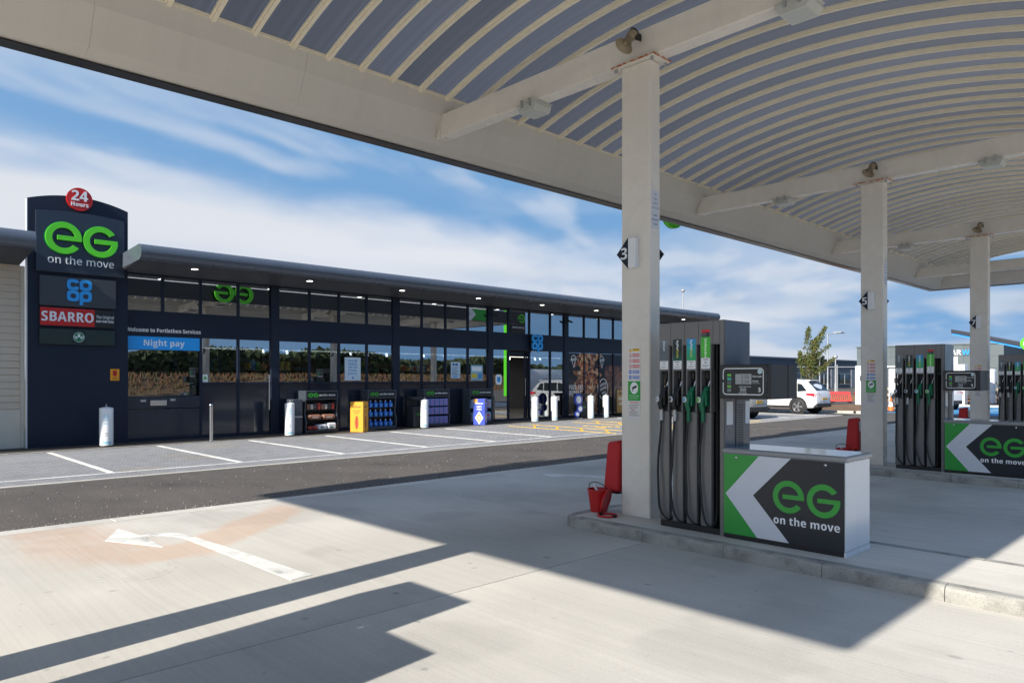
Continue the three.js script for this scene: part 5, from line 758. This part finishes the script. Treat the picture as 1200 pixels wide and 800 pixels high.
{ // white van beyond the canopy end, mirrored in the shop glass
  const o = thing('white_van', 'white panel van outside the frame, seen mirrored in the shop door glass', 'van', [-3.6, 0, 40.2], Math.PI * 0.5);
  const vp = carPaint(0.8, 0.8, 0.8);
  obj('body', loftBody([[-2.9, 0.4, 0.45, 1.9, 2.3, 0.92, 0.8], [-2.8, 0.35, 0.4, 2.0, 2.38, 0.98, 0.84], [0.6, 0.35, 0.4, 2.0, 2.38, 0.98, 0.84], [1.0, 0.35, 0.4, 1.9, 2.28, 0.98, 0.82], [1.85, 0.35, 0.4, 1.2, 1.3, 0.97, 0.84], [2.55, 0.4, 0.45, 0.95, 1.08, 0.9, 0.7], [2.7, 0.45, 0.5, 0.75, 0.85, 0.75, 0.5]]), vp, o);
  for (const s of [-1, 1]) { obj('side_window', quadPlate((s > 0 ? (a) => a : (a) => [...a].reverse())([[0.75, 1.25, s * 0.985], [1.7, 1.22, s * 0.985], [1.3, 1.75, s * 0.96], [0.75, 1.85, s * 0.975]]), 0.012), carGlass, o); for (const x of [-1.8, 1.75]) wheel(o, x, s * 0.88); }
  obj('windscreen', quadPlate([[1.95, 1.25, 0.78], [1.95, 1.25, -0.78], [1.2, 2.1, -0.74], [1.2, 2.1, 0.74]], 0.012), carGlass, o); obj('bumper', new RoundedBoxGeometry(0.2, 0.3, 1.8, 2, 0.05).translate(2.68, 0.45, 0), plastic, o);
}
// young wind-blown tree
{
  const o = thing('young_tree', 'young green tree bent by the wind behind the white car', 'tree', [-19.0, 0.06, 42.5]), r = rng(31); o.scale.set(0.86, 0.97, 0.86);
  const tips = [], limb = (a, b, r0, r1, bend) => { const mid = a.map((v, i) => (v + b[i]) / 2 + (i === 1 ? bend : 0)); return [tube([a, mid, b], r0, 8, 6)]; };
  const gs = [], tw = [];
  gs.push(rod([0, 0, 0], [0.1, 1.3, 0.05], 0.06, 8, 0.045), rod([0.1, 1.3, 0.05], [0.18, 2.2, 0.1], 0.045, 8, 0.035));
  const lx = 0.5, lu = 0.52; // the crown leans to the right in view
  for (let i = 0; i < 13; i++) { const y = 1.35 + 1.3 * r(), sp = (r() - 0.5) * 2, back = (r() - 0.5) * 2, len = 0.8 + 1.5 * r(), main = i % 5 === 0; const dx = lx * (0.35 + 0.5 * r()) + sp * 0.5 * 0.69 + back * 0.3, du = lu * (0.35 + 0.5 * r()) + sp * 0.5 * 0.72 - back * 0.3; const b = [0.1 + dx * len * 0.8, y + len * (main ? 1.0 : 0.62), 0.08 + du * len * 0.8]; gs.push(tube([[0.12, y, 0.08], [0.12 + dx * len * 0.35, y + len * 0.3, 0.08 + du * len * 0.3], b], 0.014, 8, 5)); tips.push([[0.12, y, 0.08], b]); }
  for (const q of [[[0.15, 1.8, 0.1], [0.4, 3.3, 0.45], [0.95, 4.85, 1.0]], [[0.15, 1.8, 0.1], [0.2, 3.1, 0.2], [0.55, 4.2, 0.6]], [[0.15, 1.8, 0.1], [0.0, 3.2, -0.05], [0.15, 4.8, 0.15]], [[0.12, 1.6, 0.1], [-0.2, 2.3, -0.25], [-0.25, 3.3, -0.3]]]) { tips.push([q[0], q[1]], [q[1], q[2]], [q[1], q[2]]); gs.push(tube(q, 0.016, 10, 5)); }
  obj('trunk', gs, M(L(0.12, 0.085, 0.05), 0.9), o);
  const pos = [[], [], []]; for (const [a, b] of tips) for (let i = 0; i < 190; i++) { const t = 0.12 + 0.88 * Math.pow(r(), 0.6), s = 0.44 * (1.05 - t * 0.75), c = P(a[0] + (b[0] - a[0]) * t + (r() + r() - 1) * s + 0.1, a[1] + (b[1] - a[1]) * t + (r() + r() - 1) * s, a[2] + (b[2] - a[2]) * t + (r() + r() - 1) * s); const e1 = new THREE.Vector3(r() - 0.3, r() - 0.5, r() - 0.7).normalize().multiplyScalar(0.05 + 0.035 * r()), e2 = new THREE.Vector3(r() - 0.5, r() - 0.5, r() - 0.5).cross(e1).normalize().multiplyScalar(0.028 + 0.014 * r()), q = pos[(r() * 2.6) | 0]; const A = c.clone().sub(e1), B = c.clone().add(e2), C = c.clone().add(e1), D = c.clone().sub(e2); for (const v of [A, B, C, A, C, D]) q.push(v.x, v.y, v.z); }
  const cols = [[0.07, 0.11, 0.018], [0.12, 0.15, 0.022], [0.19, 0.15, 0.03]], crown = new THREE.Group(); crown.name = 'crown'; o.add(crown);
  pos.forEach((p, i) => { const g = new THREE.BufferGeometry(); g.setAttribute('position', new THREE.Float32BufferAttribute(p, 3)); g.computeVertexNormals(); obj('leaves', g, Ph({ color: L(...cols[i]), roughness: 0.8, transmission: 0.3, thickness: 0, side: THREE.DoubleSide }), crown).userData.kind = 'stuff'; });
  obj('stake', [rod([0.35, 0, -0.2], [0.35, 1.3, -0.2], 0.04)], M(L(0.3, 0.22, 0.13), 0.9), o);
}
// low navy unit far behind
{
  const T = [-53, 0, 120], o = thing('navy_far_unit', 'long low navy industrial unit behind the white car', 'building', T), p = into(o, T);
  p('wall', bx(-70, -53, 0, 4.9, 60, 150), M(L(0.05, 0.07, 0.11), 0.5, { map: paintTex })); p('roof_edge', bx(-70.2, -52.7, 4.9, 5.15, 59.8, 150.2, 0.03), M(L(0.1, 0.13, 0.19), 0.5));
  for (let u = 70; u < 148; u += 9) { const w = p('window', bx(-53.02, -52.9, 0.8, 2.6, u, u + 4.2), carGlass); p('frame', [bx(-52.9, -52.84, 0.7, 0.8, u - 0.1, u + 4.3), bx(-52.9, -52.84, 2.6, 2.7, u - 0.1, u + 4.3), bx(-52.9, -52.84, 0.8, 2.6, u + 2.05, u + 2.15)], m.galv, undefined, w); p('roller_door', bx(-53.02, -52.88, 0, 3.4, u + 5.2, u + 8.2), M(L(0.2, 0.22, 0.26), 0.5)); }
}
{ // car wash building
  const T = [-33.3, 0, 114], o = thing('car_wash_building', 'large pale grey clad car wash building with white and blue lettering', 'building', T), p = into(o, T), g1 = M(L(0.12, 0.145, 0.155), 0.5, { map: paintTex }), g2 = M(L(0.105, 0.13, 0.14), 0.5, { map: paintTex });
  p('core', bx(-42.6, -24.2, 0, 6.3, 114.1, 132), g2);
  for (let i = 0; i < 12; i++) for (let j = 0; j < 4; j++) p('wall_panel', bx(-42.8 + i * 1.575, -42.8 + i * 1.575 + 1.56, j * 1.6 + 0.01, j * 1.6 + 1.59, 114 - 0.04, 114.09), (i + j) % 3 ? g1 : g2);
  p('parapet', bx(-42.95, -23.8, 6.4, 6.6, 113.85, 132.1, 0.02), M(L(0.12, 0.15, 0.16), 0.5));
  const a = text('CAR', 0.72, 0.08, fontB, 'l'), b = text('WASH', 0.72, 0.08, fontB, 'l'); p('white_lettering', toF(a, -30.7, 5.0, 113.88), m.signWhite); p('blue_lettering', toF(b, -28.75, 5.0, 113.88), m.blue);
  for (const [x, w] of [[-40, 3.4], [-35, 3.4]]) { const d = p('roller_door', bx(x, x + w, 0.1, 3.2, 113.9, 113.955), M(L(0.07, 0.08, 0.1), 0.5)); p('door_frame', [bx(x - 0.15, x, 0, 3.4, 113.86, 113.95), bx(x + w, x + w + 0.15, 0, 3.4, 113.86, 113.95), bx(x - 0.15, x + w + 0.15, 3.4, 3.6, 113.86, 113.95)], m.signWhite, undefined, d); }
}
{ const T = [-15, 0, 130], o = thing('dark_far_building', 'dark blue building at the right edge behind the wing canopy', 'building', T), p = into(o, T); p('wall', bx(-26, -2, 0, 6, 128, 145), M(L(0.035, 0.045, 0.07), 0.5)); p('roof_edge', bx(-26.2, -1.8, 6, 6.25, 127.8, 145.2), M(L(0.1, 0.12, 0.15), 0.5)); for (let x = -22; x < -4; x += 4) p('window', bx(x, x + 2.4, 2.4, 4.2, 127.9, 127.995), carGlass); }
{ // scaffold
  const T = [-9, 0, 88], o = thing('scaffold_tower', 'pale scaffold of tubes and planks at the right edge', 'scaffold', T), y = M(L(0.6, 0.55, 0.32), 0.6); const xs = [-15.6, -13.4, -11.2, -9], ys = [2.2, 4.4, 6.6, 8.0];
  const q = (n, g) => obj(n, g.translate(9, 0, 88), y, o); for (const x of xs) for (const u of [88, 89.6]) q('upright_tube', rod([x, 0, u], [x, x < -12 ? 9.6 : 8.4, u], 0.045, 6)); for (const h of ys) for (const u of [88, 89.6]) q('ledger_tube', rod([-15.9, h, u], [-8.7, h, u], 0.04, 6)); for (const h of ys.slice(0, 3)) q('deck_board', bx(-15.7, -8.8, h + 0.05, h + 0.1, 88.1, 89.5));
}
// lamp posts
function lampPost(x, u, h, label, arm) { const o = thing('lamp_post', label, 'lamp post', [x, 0, u], 0, 'lamp posts'); obj('pole', lathe([[0.1, 0], [0.1, 1.2], [0.075, 1.3], [0.05, h]], 12), m.galv, o); if (arm) { obj('arm', rod([0, h - 0.05, 0], [0.9 * arm, h + 0.12, 0.9 * arm], 0.035), m.galv, o); obj('lantern', bx(0.6 * arm - 0.2, 0.95 * arm + 0.3, h + 0.08, h + 0.2, 0.5, 1.4, 0.04), m.galv, o); } else obj('lantern', lathe([[0.05, h], [0.2, h + 0.05], [0.2, h + 0.25], [0, h + 0.35]], 14), m.galv, o); }
lampPost(-29.0, 70, 6.0, 'tall grey lamp post with short arm right of the young tree', 0.8); lampPost(-30.2, 71, 4.2, 'shorter grey post left of the tall lamp post', 0); lampPost(-27.7, 68.6, 3.6, 'low grey post right of the tall lamp post', 0); lampPost(-44.5, 69, 11.3, 'thin tall lamp post rising behind the shop roof', 0);
{ // steel railing frame behind the white car
  const o = thing('tube_railing', 'grey tubular railing behind the white car', 'railing', [-27, 0, 62]); for (let i = 0; i < 5; i++) obj('post', rod([-3 + i * 1.5, 0, -3 + i * 1.5], [-3 + i * 1.5, 2.9, -3 + i * 1.5], 0.05), m.galv, o); obj('rail', rod([-3, 2.7, -3], [3, 2.7, 3], 0.05), m.galv, o);
}
// red works barriers
function barrier(x, u, turn, lean, label) {
  const o = thing('works_barrier', label, 'barrier', [x, 0, u], turn, 'red works barriers'); o.scale.set(0.72, 0.85, 0.85); const rd = M(L(0.72, 0.05, 0.045), 0.5);
  const T = (g) => g.rotateX(lean); obj('frame', [T(bx(-1, 1, 0.9, 1.0, -0.025, 0.025)), T(bx(-1, 1, 0.12, 0.2, -0.025, 0.025)), T(bx(-1, -0.92, 0.2, 0.9, -0.025, 0.025)), T(bx(0.92, 1, 0.2, 0.9, -0.025, 0.025))], rd, o); for (let i = 0; i < 9; i++) obj('bar', T(bx(-0.84 + i * 0.2, -0.79 + i * 0.2, 0.2, 0.76, -0.015, 0.015)), rd, o); obj('board', T(bx(-0.92, 0.92, 0.76, 0.89, -0.02, 0.02)), rd, o); for (const s of [-0.8, 0.8]) obj('foot', bx(s - 0.08, s + 0.08, 0, 0.12, -0.3, 0.3), m.black, o);
}
barrier(-22.3, 51.5, -0.3, 0, 'red and white works barrier just right of the white car'); barrier(-20.6, 52.0, 0.7, -0.45, 'red works barrier leaning in the middle of the group'); barrier(-19.6, 53.4, -0.9, 0.6, 'red works barrier at the right end of the group');
// traffic cone
{ const o = thing('traffic_cone', 'orange and white traffic cone right of the second column', 'cone', [-13.3, 0, 39.9]); obj('base', bx(-0.2, 0.2, 0, 0.04, -0.2, 0.2, 0.015), m.black, o); obj('body', lathe([[0.15, 0.03], [0.11, 0.25], [0.06, 0.55], [0.03, 0.72], [0, 0.73]], 20), m.orange, o); obj('band', lathe([[0.1152, 0.25], [0.0765, 0.48], [0.074, 0.48], [0.11, 0.25]], 20), m.signWhite, o); }
// charging equipment
function cabinet(x, u, w, h, label, round) { const o = thing('charging_cabinet', label, 'charger', [x, 0, u], 0, 'white charging cabinets'); obj('body', bx(-w / 2, w / 2, 0.05, h, -0.35, 0.35, round), m.boxWhite, o); obj('seam', bx(-w / 2 + 0.02, w / 2 - 0.02, h * 0.36, h * 0.36 + 0.015, -0.353, -0.349), m.charcoal, o); obj('screen', bx(-w * 0.2, w * 0.2, h * 0.62, h * 0.75, -0.356, -0.35), m.charcoal, o); obj('plinth', bx(-w / 2 + 0.03, w / 2 - 0.03, 0, 0.05, -0.32, 0.32), m.black, o); if (round > 0.1) obj('cable', tube([[w / 2, 1.5, 0], [w / 2 + 0.14, 1.1, 0], [w / 2 + 0.08, 0.6, 0], [w / 2, 0.9, 0]], 0.025, 20, 6), m.rubber, o); }
cabinet(-17.4, 47.7, 1.0, 2.5, 'tall white charging cabinet left of the second column', 0.03); cabinet(-15.6, 48.4, 1.1, 2.3, 'white charging cabinet right of the second column', 0.03); cabinet(-12.0, 53.4, 0.75, 2.3, 'rounded white charger right of the third column', 0.14); cabinet(-13.4, 52.6, 0.7, 2.6, 'white cabinet behind the number 5 display', 0.03);
{ const o = thing('white_sign_board', 'white sign board below the car wash lettering', 'sign board', [-20.5, 0, 76]); obj('board', bx(-0.95, 0.95, 2.6, 3.75, -0.03, 0.03, 0.01), m.signWhite, o); obj('lettering', bx(-0.25, 0.25, 3.05, 3.2, -0.04, -0.031), m.blue, o); for (const s of [-0.7, 0.7]) obj('post', rod([s, 0, 0.05], [s, 2.6, 0.05], 0.05), m.galv, o); }
{ // wing canopy over the charging bays
  const o = thing('wing_canopy', 'dark tilted wing canopy with bright blue underside edge over the charging bays', 'canopy', [-6, 0, 46]);
  const t = (x) => 4.42 - (x + 11.9) * 0.26, W = (x) => x + 6; obj('wing', prismU([[W(-11.9), t(-11.9) - 0.22], [W(-1), t(-1) - 0.3], [W(-1), t(-1)], [W(-11.9), t(-11.9)]], -1.0, 2.5, 0.02), M(L(0.03, 0.035, 0.048), 0.35), o);
  obj('blue_edge', prismU([[W(-11.85), t(-11.85) - 0.29], [W(-1), t(-1) - 0.4], [W(-1), t(-1) - 0.302], [W(-11.85), t(-11.85) - 0.222]], -0.98, 2.4), M(L(0.02, 0.28, 0.85), 0.4), o);
  obj('post', bx(2.5, 2.8, 0, t(-3.4) - 0.3, 0.5, 0.8, 0.02), m.charcoal, o); const d = obj('disc', toF(new THREE.CylinderGeometry(0.36, 0.36, 0.06, 28).rotateX(Math.PI / 2), W(-8.35), 3.5, -1.06), m.brightGreen, o); obj('disc_face', toF(new THREE.CylinderGeometry(0.22, 0.22, 0.02, 24).rotateX(Math.PI / 2), W(-8.35), 3.5, -1.095), m.signWhite, d);
}
{ // timber rail fence behind the charging bays
  const o = thing('timber_rail_fence', 'low timber rail fence behind the blue charging bays', 'fence', [-10, 0, 56]), w = M(L(0.42, 0.33, 0.23), 0.85); for (let i = 0; i < 11; i++) obj('post', bx(-10 + i * 1.8, -9.9 + i * 1.8, 0, 1.1, -0.05, 0.05), w, o); for (const y of [0.45, 0.9]) obj('rail', bx(-10.1, 8.2, y, y + 0.14, -0.09, -0.05), w, o);
  const s = structure('soil_bank', 'low brown soil bank behind the charging bays'); obj('soil', slabPoly(rect(-26, 4, 57, 64), -0.02, 0.35), M(L(0.17, 0.1, 0.06), 1, { bumpMap: grainTex, bumpScale: 0.03 }), s);
}
// ================================================================ OUTSIDE THE FRAME, mirrored in the glass
{
  const o = structure('grass_bank', 'dry brown grass bank beyond the lane, seen only mirrored in the glass');
  const g = new THREE.PlaneGeometry(14, 190, 28, 190).rotateX(-Math.PI / 2), p = g.attributes.position; for (let i = 0; i < p.count; i++) { const x = p.getX(i), z = p.getZ(i); p.setY(i, 1.9 * sstep(-7, -1.5, x) + 0.5 * (fbm(x * 0.5, z * 0.3, 4) - 0.5)); } g.computeVertexNormals();
  obj('bank', metric(g.translate(47, 0, -55)), M(L(0.13, 0.085, 0.045), 1, { bumpMap: grainTex, bumpScale: 0.05 }), o);
  const r = rng(8), im = new THREE.InstancedMesh(new THREE.ConeGeometry(0.12, 1, 4), M(L(0.11, 0.07, 0.038), 1), 9000), q = new THREE.Object3D(), c = new THREE.Color();
  for (let i = 0; i < 9000; i++) { const x = -7 + 8 * r(), z = -95 + 190 * r(); q.position.set(47 + x, 2.1 * sstep(-7, -1.5, x) + 0.1, -55 + z); q.rotation.set((r() - 0.5) * 0.6, r() * 6, (r() - 0.5) * 0.6); q.scale.set(0.7 + r(), 0.35 + 0.5 * r(), 0.7 + r()); q.updateMatrix(); im.setMatrixAt(i, q.matrix); im.setColorAt(i, c.setRGB(0.7 + 0.5 * r(), 0.7 + 0.4 * r(), 0.6 + 0.5 * r())); } im.name = 'dry_grass'; im.userData.kind = 'stuff'; o.add(im);
  const im2 = new THREE.InstancedMesh(new THREE.OctahedronGeometry(0.5, 0), M(L(0.03, 0.045, 0.015), 0.9), 16000); const hs = (z) => 2.9 + 3.2 * fbm(z * 0.09, 3, 3);
  for (let i = 0; i < 16000; i++) { const z = -95 + 190 * r(), h = hs(z), y = 1.8 + (h - 1.8) * Math.pow(r(), 0.7); q.position.set(50 + 5 * (r() - 0.5), y, -55 + z); q.rotation.set(r() * 6, r() * 6, r() * 6); q.scale.set(0.8 + r() * 1.2, 0.5 + r() * 0.7, 0.8 + r() * 1.2); q.updateMatrix(); im2.setMatrixAt(i, q.matrix); } im2.name = 'tree_belt'; im2.userData = { kind: 'stuff', label: 'dark belt of trees beyond the lane, mirrored in the glass', category: 'trees' }; scene.add(im2);
}
{
  const o = thing('price_totem', 'tall dark totem sign outside the frame, mirrored in the upper shop windows', 'sign', [10, 0, 50.5]);
  o.position.z = -50.1;
  obj('panel', bx(-0.2, 0.2, 6.0, 8.7, -1.0, 1.0, 0.03), m.fascia, o); obj('post', [bx(-0.12, 0.12, 0, 6.0, -0.6, -0.3), bx(-0.12, 0.12, 0, 6.0, 0.3, 0.6)], m.charcoal, o); obj('green_blade', bx(-0.2, 0.2, 0, 8.7, -1.62, -1.36, 0.02), m.brightGreen, o);
  const f = (g, y, u) => g.rotateY(-Math.PI / 2).translate(-0.21, y, -u); obj('letter', f(letterE(0.44, false, 0.03), 7.7, 0.46), m.brightGreen, o); obj('letter', f(letterE(0.44, true, 0.03), 7.7, -0.46), m.brightGreen, o); obj('tagline', f(text('on the move', 0.2, 0.02), 6.7, 0), m.signWhite, o);
}
renderer.render(scene, camera);
